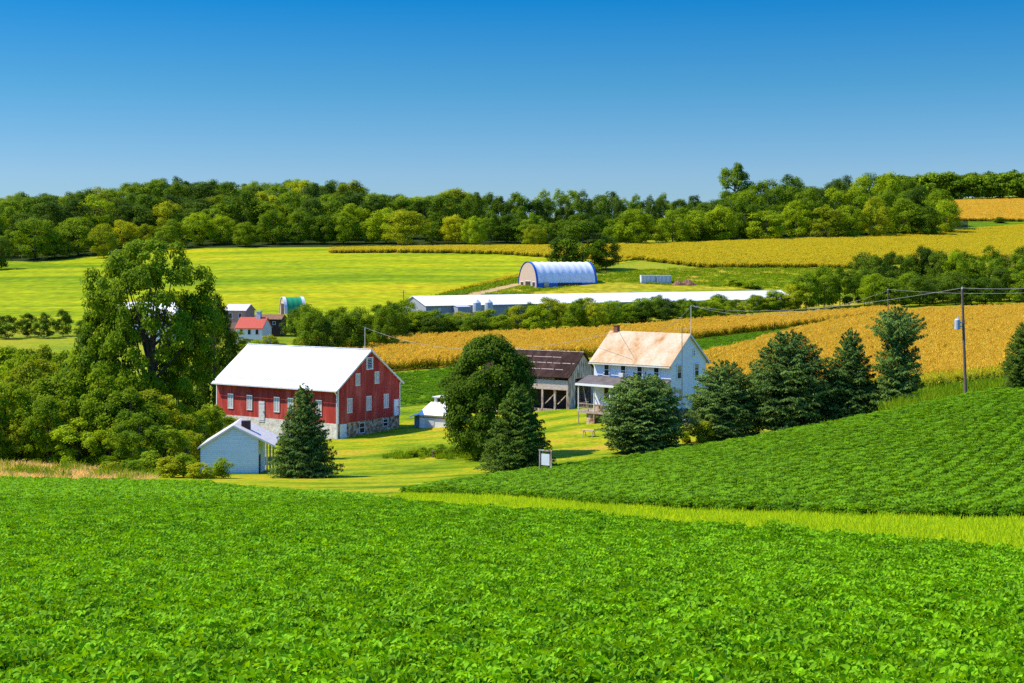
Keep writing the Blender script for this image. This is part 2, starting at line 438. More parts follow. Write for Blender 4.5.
class MB:
    def __init__(s):
        s.v, s.f, s.m = [], [], []

    def poly(s, pts, m=0):
        k = len(s.v)
        s.v += [tuple(p) for p in pts]
        s.f.append(tuple(range(k, k + len(pts))))
        s.m.append(m)

    def hexa(s, p, m=0):
        """p: 8 points, bottom ring then top ring"""
        k = len(s.v)
        s.v += [tuple(q) for q in p]
        for f in ((3, 2, 1, 0), (4, 5, 6, 7), (0, 1, 5, 4), (1, 2, 6, 5), (2, 3, 7, 6), (3, 0, 4, 7)):
            s.f.append(tuple(k + i for i in f))
            s.m.append(m)

    def box(s, x0, x1, y0, y1, z0, z1, m=0):
        s.hexa([(x0, y0, z0), (x1, y0, z0), (x1, y1, z0), (x0, y1, z0), (x0, y0, z1), (x1, y0, z1), (x1, y1, z1), (x0, y1, z1)], m)

    def slab(s, a, b, c, d, t, m=0):
        """quad a b c d (ccw seen from outside) thickened inwards by t along its normal"""
        a, b, c, d = (Vector(q) for q in (a, b, c, d))
        n = (b - a).cross(d - a).normalized() * t
        s.hexa([a - n, b - n, c - n, d - n, a, b, c, d], m)

    def tube(s, p0, p1, r0, r1=None, n=7, m=0, caps=True):
        r1 = r0 if r1 is None else r1
        p0, p1 = Vector(p0), Vector(p1)
        z = (p1 - p0).normalized()
        x = z.orthogonal().normalized()
        y = z.cross(x)
        k = len(s.v)
        for p, r in ((p0, r0), (p1, r1)):
            for i in range(n):
                a = 2 * math.pi * i / n
                s.v.append(tuple(p + x * (r * math.cos(a)) + y * (r * math.sin(a))))
        for i in range(n):
            j = (i + 1) % n
            s.f.append((k + i, k + j, k + n + j, k + n + i))
            s.m.append(m)
        if caps:
            s.f.append(tuple(k + n - 1 - i for i in range(n)))
            s.f.append(tuple(k + n + i for i in range(n)))
            s.m += [m, m]

    def path(s, pts, radii, n=6, m=0):
        for i in range(len(pts) - 1):
            s.tube(pts[i], pts[i + 1], radii[i], radii[i + 1], n, m, caps=(i in (0, len(pts) - 2)))

    def lathe(s, prof, n=14, m=0, cx=0, cy=0):
        k = len(s.v)
        for r, z in prof:
            for i in range(n):
                a = 2 * math.pi * i / n
                s.v.append((cx + r * math.cos(a), cy + r * math.sin(a), z))
        for q in range(len(prof) - 1):
            for i in range(n):
                j = (i + 1) % n
                s.f.append((k + q * n + i, k + q * n + j, k + (q + 1) * n + j, k + (q + 1) * n + i))
                s.m.append(m)
        s.f.append(tuple(k + (len(prof) - 1) * n + i for i in range(n)))
        s.m.append(m)

    def prism_x(s, prof, x0, x1, m=0):
        """profile in (y, z), extruded along x"""
        k = len(s.v)
        n = len(prof)
        s.v += [(x0, y, z) for y, z in prof] + [(x1, y, z) for y, z in prof]
        s.f.append(tuple(k + i for i in range(n)))
        s.f.append(tuple(k + n + n - 1 - i for i in range(n)))
        s.m += [m, m]
        for i in range(n):
            j = (i + 1) % n
            s.f.append((k + i, k + n + i, k + n + j, k + j))
            s.m.append(m)

    def build(s, name, mats, parent=None, loc=None, smooth=False):
        me = bpy.data.meshes.new(name)
        me.from_pydata(s.v, [], s.f)
        if not isinstance(mats, (list, tuple)):
            mats = [mats]
        for q in mats:
            me.materials.append(MAT[q])
        me.polygons.foreach_set("material_index", s.m)
        if smooth:
            me.polygons.foreach_set("use_smooth", [True] * len(s.f))
        me.update()
        o = bpy.data.objects.new(name, me)
        COL.objects.link(o)
        if parent:
            o.parent = parent
        if loc is not None:
            o.location = loc
        return o


def fast_mesh(name, V, nf, k=4, tint=None, mats=(), midx=None):
    """V: (nf*k,3) unshared polygons of k corners"""
    me = bpy.data.meshes.new(name)
    n = nf * k
    me.vertices.add(n)
    me.vertices.foreach_set("co", np.ascontiguousarray(V, dtype=np.float32).ravel())
    me.loops.add(n)
    me.loops.foreach_set("vertex_index", np.arange(n, dtype=np.int32))
    me.polygons.add(nf)
    me.polygons.foreach_set("loop_start", np.arange(0, n, k, dtype=np.int32))
    me.polygons.foreach_set("loop_total", np.full(nf, k, dtype=np.int32))
    for q in mats:
        me.materials.append(MAT[q])
    if midx is not None:
        me.polygons.foreach_set("material_index", np.asarray(midx, dtype=np.int32))
    if tint is not None:
        a = me.attributes.new("tint", 'FLOAT', 'FACE')
        a.data.foreach_set("value", np.asarray(tint, dtype=np.float32))
    me.update()
    me.validate()
    return me


def unit(a):
    return a / np.maximum(np.linalg.norm(a, axis=-1, keepdims=True), 1e-9)


def cards(P, Nn, Uu, ln, wd, fold=0.15):
    """rhombic leaf cards: centre P, normal Nn, long axis near Uu"""
    S = unit(np.cross(Nn, Uu))
    U = unit(np.cross(S, Nn))
    ln = np.asarray(ln).reshape(-1, 1)
    wd = np.asarray(wd).reshape(-1, 1)
    a = P + U * ln * 0.5
    c = P - U * ln * 0.5
    b = P + S * wd * 0.5 - Nn * wd * fold + U * ln * 0.08
    d = P - S * wd * 0.5 - Nn * wd * fold + U * ln * 0.08
    V = np.stack([a, b, c, d], axis=1)
    return V.reshape(-1, 3)


def leaflets(P, Nn, Uu, ln, wd, fold=0.18, droop=0.16):
    """ovate leaflets: two half blades folded on the midrib, tip drooping; 2 quads each"""
    S = unit(np.cross(Nn, Uu))
    U = unit(np.cross(S, Nn))
    ln = np.asarray(ln).reshape(-1, 1)
    wd = np.asarray(wd).reshape(-1, 1)
    b = P - U * ln * 0.5
    t = P + U * ln * 0.5 - Nn * ln * droop
    out = []
    for sg_ in (1, -1):
        l1 = P - U * ln * 0.22 + S * (sg_ * wd * 0.5) + Nn * wd * fold
        l2 = P + U * ln * 0.16 + S * (sg_ * wd * 0.40) + Nn * (wd * fold * 0.7 - ln * droop * 0.3)
        q = [b, l1, l2, t] if sg_ < 0 else [b, t, l2, l1]
        out.append(np.stack(q, 1))
    return np.stack(out, 1).reshape(-1, 3)


def rdir(n, g):
    v = g.normal(size=(n, 3))
    return unit(v)


# ---- crowns of unit height and unit width
def crown_mesh(name, seed, n, leaf, lobes, zc=0.6, rz=0.40, lobe_r=(0.10, 0.19), flat=1.0, shell=0.55, mats=("mid_leaf",), skew=0.0, taper=0.0, low=5.0):
    g = np.random.default_rng(seed)
    lr = g.uniform(*lobe_r, lobes)
    t = g.uniform(-1, 1, lobes)
    rp = np.where(t > 0, np.sqrt(np.maximum(0, 1 - np.abs(t) ** 2)), np.sqrt(np.maximum(0, 1 - np.abs(t) ** low)))
    az_ = np.arange(lobes) * 2.39996 + g.normal(0, 0.4, lobes)
    rad = (shell + (1 - shell) * g.random(lobes)) * (1 + g.normal(0, 0.06, lobes))
    k_ = 0.75 * lr.mean()
    C = np.stack([np.cos(az_) * rp * rad * (0.5 - k_), np.sin(az_) * rp * rad * (0.5 - k_), t * (rz - k_)], 1)
    C[:, 2] += zc
    if taper:
        kz = np.clip((C[:, 2] - zc) / rz, -1, 1)
        C[:, :2] *= (1 - taper * kz)[:, None]
    C[:, 0] += skew * (C[:, 2] - zc)
    # some inner lobes so that the crown is not hollow
    wts = lr ** 2
    wts /= wts.sum()
    li = g.choice(lobes, n, p=wts)
    ld = rdir(n, g)
    ld[:, 2] = np.where(ld[:, 2] < -0.55, -ld[:, 2], ld[:, 2])
    rr = lr[li] * (0.35 + 0.85 * g.random(n) ** 0.8)
    P = C[li] + ld * rr[:, None] * np.array([1, 1, 0.8 * flat])
    keep = P[:, 2] > 0.01
    P, ld, li = P[keep], ld[keep], li[keep]
    n = len(P)
    cd = C[li] - np.array([0, 0, zc * 0.8])
    Nn = unit(ld * 0.8 + unit(cd) * 0.5 + rdir(n, g) * 0.8 + np.array([0, 0, 0.3]))
    U = rdir(n, g)
    sz = leaf * g.uniform(0.6, 1.4, n)
    V = cards(P, Nn, U, sz, sz * g.uniform(0.55, 0.9, n))
    lt = g.random(lobes)
    tint = np.clip(0.55 * g.random(n) + 0.45 * lt[li], 0, 1)
    return fast_mesh(name, V, n, 4, tint, mats), C


def trunk_mesh(name, seed, C, base_r=0.022, split=0.35, limbs=7):
    g = random.Random(seed)
    mb = MB()
    top = Vector((0, 0, 0.82))
    mb.path([Vector((0, 0, -0.06)), Vector((0, 0, 0.02)), Vector((g.uniform(-.01, .01), g.uniform(-.01, .01), split)), Vector((g.uniform(-.03, .03), 0, 0.6)), top],
            [base_r * 1.6, base_r * 1.15, base_r * 0.85, base_r * 0.5, base_r * 0.15], 7)
    idx = list(range(len(C)))
    g.shuffle(idx)
    for i in idx[:limbs]:
        c = Vector(C[i])
        z0 = max(0.12, min(split + g.uniform(-.08, .38), c.z - 0.08))
        p0 = Vector((0, 0, z0))
        mid = p0.lerp(c, 0.5) + Vector((0, 0, 0.03))
        mb.path([p0, mid, c], [base_r * 0.5, base_r * 0.32, base_r * 0.1], 5)
    me_o = mb.build(name, "bark")
    me = me_o.data
    bpy.data.objects.remove(me_o)
    me.name = name
    return me


def conifer_mesh(name, seed, prof, branches=230, per=30, ln=0.055, wd=0.016, mats=("spruce_needle",), droop=0.10, lump=0.12, zmin=0.02, gap=0.0):
    """unit spruce: prof(z)-> radius; whorled drooping branches carrying needle sprays"""
    g = np.random.default_rng(seed)
    zz = np.linspace(zmin, 0.985, 400)
    pr = np.array([prof(z) for z in zz])
    cdf = np.cumsum(pr + 0.04)
    cdf /= cdf[-1]
    z_t = np.interp((np.arange(branches) + g.random(branches)) / branches, cdf, zz)
    nl = 26
    z_t = np.where(g.random(branches) < 0.55, np.round(z_t * nl) / nl + g.normal(0, 0.006, branches), z_t)
    z_t = np.clip(z_t, zmin, 0.985)
    ang = np.arange(branches) * 2.39996 + g.normal(0, 0.4, branches)
    rad = np.interp(z_t, zz, pr) * (1 + g.normal(0, lump, branches)) + 0.015
    if gap:
        rad *= np.where(g.random(branches) < gap, 0.55, 1)
    br_t = g.random(branches)
    Ps, Ns, Us, Ls, Ts = [], [], [], [], []
    for b in range(branches):
        m = max(6, int(per * (0.35 + rad[b] * 1.6)))
        t = 1 - g.random(m) ** 1.6 * 0.85
        out = np.array([math.cos(ang[b]), math.sin(ang[b]), 0])
        side = np.array([-out[1], out[0], 0])
        lift = 0.05 + 0.10 * z_t[b]
        zb = z_t[b] + lift * t - droop * rad[b] * (t * t) * 1.3
        off = (g.random(m) - 0.5) * 2
        wid = rad[b] * 0.34 * (1.05 - t * 0.75) + 0.012
        P = out[None, :] * (rad[b] * t)[:, None] + side[None, :] * (off * wid)[:, None]
        P[:, 2] = zb - np.abs(off) * wid * 0.35 + g.normal(0, 0.005, m)
        U = out[None, :] * 1.0 + side[None, :] * (off * 0.9)[:, None] + g.normal(0, 0.2, (m, 3))
        U[:, 2] -= 0.15
        Nn = np.array([0, 0, 0.8])[None, :] + out[None, :] * 0.55 + side[None, :] * (off * 0.5)[:, None] + g.normal(0, 0.5, (m, 3))
        Ps.append(P)
        Ns.append(Nn)
        Us.append(U)
        Ls.append(ln * g.uniform(0.6, 1.3, m))
        Ts.append(0.5 * br_t[b] + 0.5 * g.random(m))
    # leader
    m = 26
    z = g.uniform(0.93, 1.0, m)
    P = np.stack([g.normal(0, 0.006, m), g.normal(0, 0.006, m), z], 1)
    Ps.append(P)
    Us.append(np.tile([0, 0, 1.0], (m, 1)) + g.normal(0, 0.5, (m, 3)))
    Ns.append(g.normal(size=(m, 3)))
    Ls.append(np.full(m, ln * 0.7))
    Ts.append(g.random(m))
    P = np.concatenate(Ps)
    Nn = unit(np.concatenate(Ns))
    U = unit(np.concatenate(Us))
    Ln = np.concatenate(Ls)
    keep = P[:, 2] > 0.0
    P, Nn, U, Ln = P[keep], Nn[keep], U[keep], Ln[keep]
    T = np.concatenate(Ts)[keep]
    V = cards(P, Nn, U, Ln, Ln * (wd / ln) * g.uniform(0.7, 1.5, len(P)), 0.25)
    return fast_mesh(name, V, len(P), 4, T, mats)


def link(me, name, parent, mat=None):
    o = bpy.data.objects.new(name, me)
    COL.objects.link(o)
    o.parent = parent
    if mat:
        o.material_slots[0].link = 'OBJECT'
        o.material_slots[0].material = MAT[mat]
    return o


def sheet(name, px0, px1, near, far, mat, dz, nx=60, ny=40, pad=None):
    """a field laid on the terrain between two distance curves given over picture columns"""
    pxs = np.linspace(px0, px1, nx + 1)
    dn = np.interp(pxs, [q[0] for q in near], [q[1] for q in near])
    df = np.interp(pxs, [q[0] for q in far], [q[1] for q in far])
    t = np.linspace(0, 1, ny + 1)
    D = np.exp(np.log(dn)[:, None] * (1 - t) + np.log(df)[:, None] * t)
    X = (pxs[:, None] - 512) / F * D
    Z = ground(X, D) + dz
    V = np.stack([X, D, Z], -1).reshape(-1, 3)
    fs = []
    for i in range(nx):
        for j in range(ny):
            a = i * (ny + 1) + j
            fs.append((a, a + ny + 1, a + ny + 2, a + 1))
    me = bpy.data.meshes.new(name)
    me.from_pydata(V.tolist(), [], fs)
    me.materials.append(MAT[mat])
    me.polygons.foreach_set("use_smooth", [True] * len(fs))
    me.update()
    o = bpy.data.objects.new(name, me)
    COL.objects.link(o)
    o['kind'] = 'structure'
    return o


def band_points(n, px0, px1, near, far, seed, dmin=0, dmax=1e9, row=None):
    """n points uniform over the ground area of a band; row=(direction angle, spacing, jitter) gathers them in drill rows"""
    g = np.random.default_rng(seed)
    nx = [q[0] for q in near]
    ny = [q[1] for q in near]
    fx = [q[0] for q in far]
    fy = [q[1] for q in far]
    lo, hi = max(dmin, min(ny)), min(dmax, max(fy))
    outX, outY = [], []
    got = 0
    while got < n:
        k = n * 2
        D = np.sqrt(g.random(k) * (hi * hi - lo * lo) + lo * lo)
        px = g.uniform(px0, px1, k)
        X = (px - 512) / F * D
        Y = D.copy()
        if row:
            a, sp, jit = row
            c, s = math.cos(a), math.sin(a)
            v = -X * s + Y * c
            u = X * c + Y * s
            v = np.round((v + 1.2 * np.sin(u / 23.0)) / sp) * sp - 1.2 * np.sin(u / 23.0) + g.normal(0, jit, k)
            X, Y = u * c - v * s, u * s + v * c
            px = 512 + F * X / Y
        ok = (Y > np.interp(px, nx, ny)) & (Y < np.interp(px, fx, fy)) & (Y >= lo) & (Y <= hi) & (px >= px0) & (px <= px1)
        outX.append(X[ok])
        outY.append(Y[ok])
        got += ok.sum()
    X = np.concatenate(outX)[:n]
    Y = np.concatenate(outY)[:n]
    return np.stack([X, Y, ground(X, Y)], 1)


def scatter(name, P, sources, label, cat, smin=0.8, smax=1.2, seed=1, rz=None, prob=None, kind='stuff'):
    """one 'stuff' object: its vertices carry plants through a geometry node group"""
    g = np.random.default_rng(seed)
    n = len(P)
    me = bpy.data.meshes.new(name)
    me.vertices.add(n)
    me.vertices.foreach_set("co", np.ascontiguousarray(P, dtype=np.float32).ravel())
    for nm, val in (("spin", g.uniform(0, 6.283, n) if rz is None else rz + g.integers(0, 2, n) * math.pi + g.normal(0, 0.06, n)), ("size", g.uniform(smin, smax, n))):
        a = me.attributes.new(nm, 'FLOAT', 'POINT')
        a.data.foreach_set("value", np.asarray(val, dtype=np.float32))
    a = me.attributes.new("pick", 'INT', 'POINT')
    a.data.foreach_set("value", (g.integers(0, len(sources), n) if prob is None else g.choice(len(sources), n, p=prob)).astype(np.int32))
    me.update()
    o = bpy.data.objects.new(name, me)
    COL.objects.link(o)
    tag(o, label, cat, kind=kind)
    ng = bpy.data.node_groups.new(name, 'GeometryNodeTree')
    ng.interface.new_socket("Geometry", in_out='INPUT', socket_type='NodeSocketGeometry')
    ng.interface.new_socket("Geometry", in_out='OUTPUT', socket_type='NodeSocketGeometry')
    N, L = ng.nodes, ng.links
    gi = N.new("NodeGroupInput")
    go = N.new("NodeGroupOutput")
    iop = N.new("GeometryNodeInstanceOnPoints")
    g2i = N.new("GeometryNodeGeometryToInstance")
    for s in reversed(sources):
        oi = N.new("GeometryNodeObjectInfo")
        oi.inputs["Object"].default_value = s
        L.new(oi.outputs["Geometry"], g2i.inputs[0])
    L.new(gi.outputs[0], iop.inputs["Points"])
    L.new(g2i.outputs[0], iop.inputs["Instance"])
    iop.inputs["Pick Instance"].default_value = True

    def attr(nm, ty):
        q = N.new("GeometryNodeInputNamedAttribute")
        q.data_type = ty
        q.inputs["Name"].default_value = nm
        return q.outputs["Attribute"]
    L.new(attr("pick", 'INT'), iop.inputs["Instance Index"])
    cx = N.new("ShaderNodeCombineXYZ")
    L.new(attr("spin", 'FLOAT'), cx.inputs[2])
    L.new(cx.outputs[0], iop.inputs["Rotation"])
    L.new(attr("size", 'FLOAT'), iop.inputs["Scale"])
    L.new(iop.outputs[0], go.inputs[0])
    md = o.modifiers.new("plants", 'NODES')
    md.node_group = ng
    return o


def source(me):
    return bpy.data.objects.new(me.name, me)      # never linked to the scene: only the node groups read it


# ------------------------------------------------------------------ the ground
def ground_sheet():
    us = np.concatenate([np.linspace(-0.95, -0.46, 18)[:-1], np.linspace(-0.46, 0.46, 170), np.linspace(0.46, 0.95, 18)[1:]])
    D = np.exp(np.linspace(math.log(1.5), math.log(5000), 420))
    X = us[:, None] * D[None, :]
    Y = np.broadcast_to(D[None, :], X.shape)
    Z = ground(X, Y)
    V = np.stack([X, Y, Z], -1).reshape(-1, 3)
    n = len(D)
    fs = [(i * n + j, (i + 1) * n + j, (i + 1) * n + j + 1, i * n + j + 1) for i in range(len(us) - 1) for j in range(n - 1)]
    me = bpy.data.meshes.new("ground")
    me.from_pydata(V.tolist(), [], fs)
    me.materials.append(MAT["rough_grass"])
    me.polygons.foreach_set("use_smooth", [True] * len(fs))
    me.update()
    o = bpy.data.objects.new("ground", me)
    COL.objects.link(o)
    o['kind'] = 'structure'


ground_sheet()

F1N = [(-900, 1.6), (2200, 1.6)]
F1F = [(-900, 122), (-300, 121), (0, 119), (200, 112), (300, 88), (360, 74), (400, 66), (512, 54), (700, 40.5), (860, 33.3), (1024, 29), (1500, 24), (2200, 21)]
F2N = [(405, 92), (430, 88), (500, 79), (600, 64), (700, 57), (860, 51), (1024, 49.5), (1500, 45)]
F2F = [(405, 94), (430, 101), (520, 121), (600, 136), (695, 141), (800, 138), (900, 132), (1024, 127), (1500, 122)]
C1N = [(300, 290), (450, 300), (600, 322), (700, 372), (830, 402), (900, 425)]
C1F = [(300, 372), (450, 388), (600, 402), (700, 424), (830, 432), (900, 440)]
C2N = [(600, 240), (690, 238), (800, 225), (900, 208), (1024, 200), (1500, 190)]
C2F = [(600, 262), (690, 292), (750, 325), (830, 385), (900, 420), (1024, 420), (1500, 420)]
C3N = [(330, 690), (500, 672), (560, 650), (640, 640), (700, 607), (860, 602), (900, 622), (1024, 655), (1300, 680)]
C3F = [(330, 705), (500, 705), (560, 705), (640, 716), (700, 722), (760, 735), (860, 752), (940, 800), (1024, 850), (1300, 850)]
C4N = [(930, 890), (1300, 890)]
C4F = [(930, 1045), (1300, 1045)]

sheet("field_soil", -700, 1900, F1N, F1F, "crop_soil", 0.03, 120, 90)
sheet("field_soil", 405, 1500, F2N, F2F, "crop_soil", 0.03, 90, 50)
sheet("grass_strip", 396, 1500, [(396, 67), (400, 66.4), (512, 54.4), (700, 40.8), (860, 33.6), (1024, 29.3), (1500, 24.3)],
      [(396, 93), (405, 91.6), (430, 87.6), (500, 78.6), (600, 63.7), (700, 56.7), (860, 50.7), (1024, 49.2), (1500, 44.7)], "verge_grass", 0.03, 90, 12)
sheet("lawn", 150, 760, [(150, 119), (200, 113), (300, 89), (360, 75), (392, 68), (395, 94), (404, 95), (430, 102), (520, 122), (600, 137), (760, 142)],
      [(150, 215), (300, 232), (760, 232)], "lawn_grass", 0.03, 90, 60)
sheet("bank", -300, 150, [(-300, 122), (0, 120), (150, 117)], [(-300, 139), (0, 139), (80, 137), (150, 126)], "straw", 0.06, 40, 8)
sheet("hay_field", 330, 700, [(330, 233), (700, 236)], [(330, 286), (450, 296), (600, 256), (700, 254)], "far_green", 0.06, 40, 20)
sheet("corn_soil", 300, 900, C1N, C1F, "gold_soil", 0.06, 60, 14)
sheet("corn_soil", 600, 1500, C2N, C2F, "gold_soil", 0.06, 60, 30)
sheet("hay_field", 600, 842, [(600, 264), (690, 294), (750, 327), (830, 387), (842, 395)], [(600, 318), (700, 368), (830, 400), (842, 404)], "far_green", 0.06, 40, 20)
sheet("meadow", -700, 640, [(-700, 428), (0, 428), (300, 415), (385, 448), (440, 505), (520, 560), (640, 640)],
      [(-700, 700), (-20, 690), (40, 672), (90, 700), (150, 745), (330, 730), (640, 740)], "meadow_grass", 0.10, 110, 50)
sheet("track", 384, 535, [(384, 440), (440, 488), (520, 548), (535, 562)], [(384, 447), (440, 504), (520, 559), (535, 566)], "dirt", 0.12, 40, 4)
sheet("pasture", 386, 900, [(386, 438), (440, 470), (520, 490), (900, 470)], [(386, 439.5), (440, 487), (520, 544), (640, 600), (700, 606), (860, 601), (900, 620)], "pasture_grass", 0.10, 80, 30)
sheet("corn_soil", 330, 1300, C3N, C3F, "gold_soil", 0.12, 90, 14)
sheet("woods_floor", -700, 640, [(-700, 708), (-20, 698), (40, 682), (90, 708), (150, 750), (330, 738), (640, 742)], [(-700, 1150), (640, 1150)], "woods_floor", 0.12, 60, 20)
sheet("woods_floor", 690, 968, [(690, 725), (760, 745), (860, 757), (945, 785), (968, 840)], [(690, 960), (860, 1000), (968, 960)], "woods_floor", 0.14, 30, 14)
sheet("hay_field", 860, 1300, [(860, 756), (940, 804), (1024, 854), (1300, 854)], [(860, 800), (940, 885), (1300, 886)], "far_green", 0.10, 30, 10)
sheet("corn_soil", 930, 1300, C4N, C4F, "gold_soil", 0.15, 30, 14)


# ------------------------------------------------------------------ crops (nobody could count these plants)
def soy_mesh(name, seed, size, n_leaf, leaflet, height, mat, low=0.25, fine=True, sy=None, tilt=0.38, mound=0.42):
    """a patch of soybean canopy: three-leaflet leaves on stems"""
    g = np.random.default_rng(seed)
    P, Nn, U, Ln, T = [], [], [], [], []
    sy = sy or size
    c = np.stack([g.uniform(-size / 2, size / 2, n_leaf), g.uniform(-sy / 2, sy / 2, n_leaf), height * (low + (1 - low) * g.random(n_leaf) ** 0.6)], 1)
    # mounded plants: lower towards the rim of the patch
    rr_ = (c[:, 0] / (size * 0.5)) ** 2 * 0.5 + (c[:, 1] / (sy * 0.5)) ** 2 * 0.5
    if mound:
        k_ = max(1, int(round(size / 0.5)))
        if k_ > 1:
            q_ = np.stack([g.uniform(-size / 2, size / 2, k_ * k_), g.uniform(-sy / 2, sy / 2, k_ * k_)], 1)
            dd = np.min(np.hypot(c[:, None, 0] - q_[None, :, 0], c[:, None, 1] - q_[None, :, 1]), 1)
            rr_ = np.clip(dd / 0.32, 0, 1.2) ** 2
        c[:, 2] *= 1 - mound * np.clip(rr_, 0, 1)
    tl = g.random(n_leaf)
    az = g.uniform(0, 6.283, n_leaf)
    tip = unit(np.stack([g.normal(0, tilt, n_leaf), g.normal(0, tilt, n_leaf), np.ones(n_leaf)], 1))
    for k, da in enumerate((0, 1.75, -1.75)):
        a = az + da
        out = np.stack([np.cos(a), np.sin(a), np.full(n_leaf, -0.25)], 1)
        sl = leaflet * g.uniform(0.75, 1.2, n_leaf)
        P.append(c + out * (sl * 0.62)[:, None])
        Nn.append(unit(tip + g.normal(0, 0.22, (n_leaf, 3)) + out * 0.18))
        U.append(out + g.normal(0, 0.1, (n_leaf, 3)))
        Ln.append(sl)
        T.append(np.clip(tl * 0.3 + 0.25 * g.random(n_leaf) + 0.45 * np.clip((c[:, 2] / height - 0.45) / 0.5, 0, 1), 0, 1))  # young top leaves lighter; canopy shade also put into the low leaves' tint
    P, Nn, U, Ln, T = (np.concatenate(q) for q in (P, Nn, U, Ln, T))
    if fine:
        V = leaflets(P, unit(Nn), unit(U), Ln, Ln * 0.70)
        T = np.repeat(T, 2)
        n = len(P) * 2
    else:
        V = cards(P, unit(Nn), unit(U), Ln, Ln * 0.72, 0.14)
        n = len(P)
    # stems as thin upright slivers
    ns = max(4, n_leaf // 5)
    b = np.stack([g.uniform(-size / 2, size / 2, ns), g.uniform(-sy / 2, sy / 2, ns), np.zeros(ns)], 1)
    t = b + np.stack([g.normal(0, 0.05, ns), g.normal(0, 0.05, ns), np.full(ns, height * 0.8)], 1)
    s = unit(np.stack([g.normal(size=ns), g.normal(size=ns), np.zeros(ns)], 1)) * 0.006
    Vs = np.stack([b - s, b + s, t + s, t - s], 1).reshape(-1, 3)
    return source(fast_mesh(name, np.concatenate([V, Vs]), n + ns, 4, np.concatenate([T, np.full(ns, 0.6)]), (mat,)))


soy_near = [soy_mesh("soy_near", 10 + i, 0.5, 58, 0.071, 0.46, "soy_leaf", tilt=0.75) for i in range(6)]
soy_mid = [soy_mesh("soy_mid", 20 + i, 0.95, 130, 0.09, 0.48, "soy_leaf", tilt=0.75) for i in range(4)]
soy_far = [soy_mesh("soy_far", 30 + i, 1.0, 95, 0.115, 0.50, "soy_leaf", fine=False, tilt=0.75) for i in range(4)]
soy_hill = [soy_mesh("soy_hill", 40 + i, 1.0, 50, 0.13, 0.55, "soy_leaf_far", fine=False, sy=0.66, tilt=0.6, mound=0.3) for i in range(4)]

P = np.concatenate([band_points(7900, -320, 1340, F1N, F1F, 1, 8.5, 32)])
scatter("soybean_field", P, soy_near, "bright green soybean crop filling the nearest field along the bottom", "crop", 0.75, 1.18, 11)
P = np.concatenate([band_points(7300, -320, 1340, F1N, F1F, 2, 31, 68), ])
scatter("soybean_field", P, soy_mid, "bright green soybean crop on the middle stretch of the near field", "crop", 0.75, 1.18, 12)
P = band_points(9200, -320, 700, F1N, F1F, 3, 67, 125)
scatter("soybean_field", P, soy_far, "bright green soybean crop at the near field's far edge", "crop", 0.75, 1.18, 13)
ROWA = R(62)
P = band_points(17000, 405, 1370, F2N, F2F, 4, row=(ROWA, 1.0, 0.07))
scatter("soybean_field", P, soy_hill, "darker green soybean crop in rows on the rising slope at right", "crop", 0.8, 1.15, 14, rz=ROWA)


def corn_mesh(name, seed, plants, size, h, wide, gold=0.5, mats=("corn_gold", "corn_mid", "corn_green")):
    g = np.random.default_rng(seed)
    Vs, T, M = [], [], []
    for p in range(plants):
        x, y = g.uniform(-size / 2, size / 2, 2)
        hh = h * g.uniform(0.88, 1.1)
        # stalk
        s = 0.03
        a = g.uniform(0, 3.14)
        dx, dy = s * math.cos(a), s * math.sin(a)
        Vs.append([(x - dx, y - dy, 0), (x + dx, y + dy, 0), (x + dx * .5, y + dy * .5, hh), (x - dx * .5, y - dy * .5, hh)])
        T.append(0.5)
        M.append(1)
        for k in range(9):
            z = hh * (0.22 + 0.72 * k / 8)
            az = g.uniform(0, 6.283)
            L = wide * 5.2 * (1.0 - 0.35 * abs(k / 8 - 0.45)) * g.uniform(0.7, 1.1)
            o = np.array([math.cos(az), math.sin(az), 0])
            sd_ = np.array([-o[1], o[0], 0]) * wide * 0.5
            p0 = np.array([x, y, z])
            p1 = p0 + o * L * 0.45 + np.array([0, 0, L * 0.28])
            p2 = p0 + o * L * 0.95 + np.array([0, 0, -L * g.uniform(0.05, 0.35)])
            m = 2 if k < 3 else (1 if k < 5 else 0)
            if g.random() > gold and m == 0:
                m = 1
            t = g.random()
            Vs.append([p0 - sd_ * .5, p0 + sd_ * .5, p1 + sd_, p1 - sd_])
            Vs.append([p1 - sd_, p1 + sd_, p2 + sd_ * .15, p2 - sd_ * .15])
            T += [t, t]
            M += [m, m]
        for k in range(5):
            az = g.uniform(0, 6.283)
            o = np.array([math.cos(az), math.sin(az), 0])
            q = np.array([-o[1], o[0], 0]) * 0.018
            p0 = np.array([x, y, hh - 0.05])
            p1 = p0 + o * 0.10 + np.array([0, 0, 0.30])
            Vs.append([p0 - q, p0 + q, p1 + q, p1 - q])
            T.append(0.8)
            M.append(0)
    V = np.array(Vs, float).reshape(-1, 3)
    return source(fast_mesh(name, V, len(Vs), 4, T, mats, M))


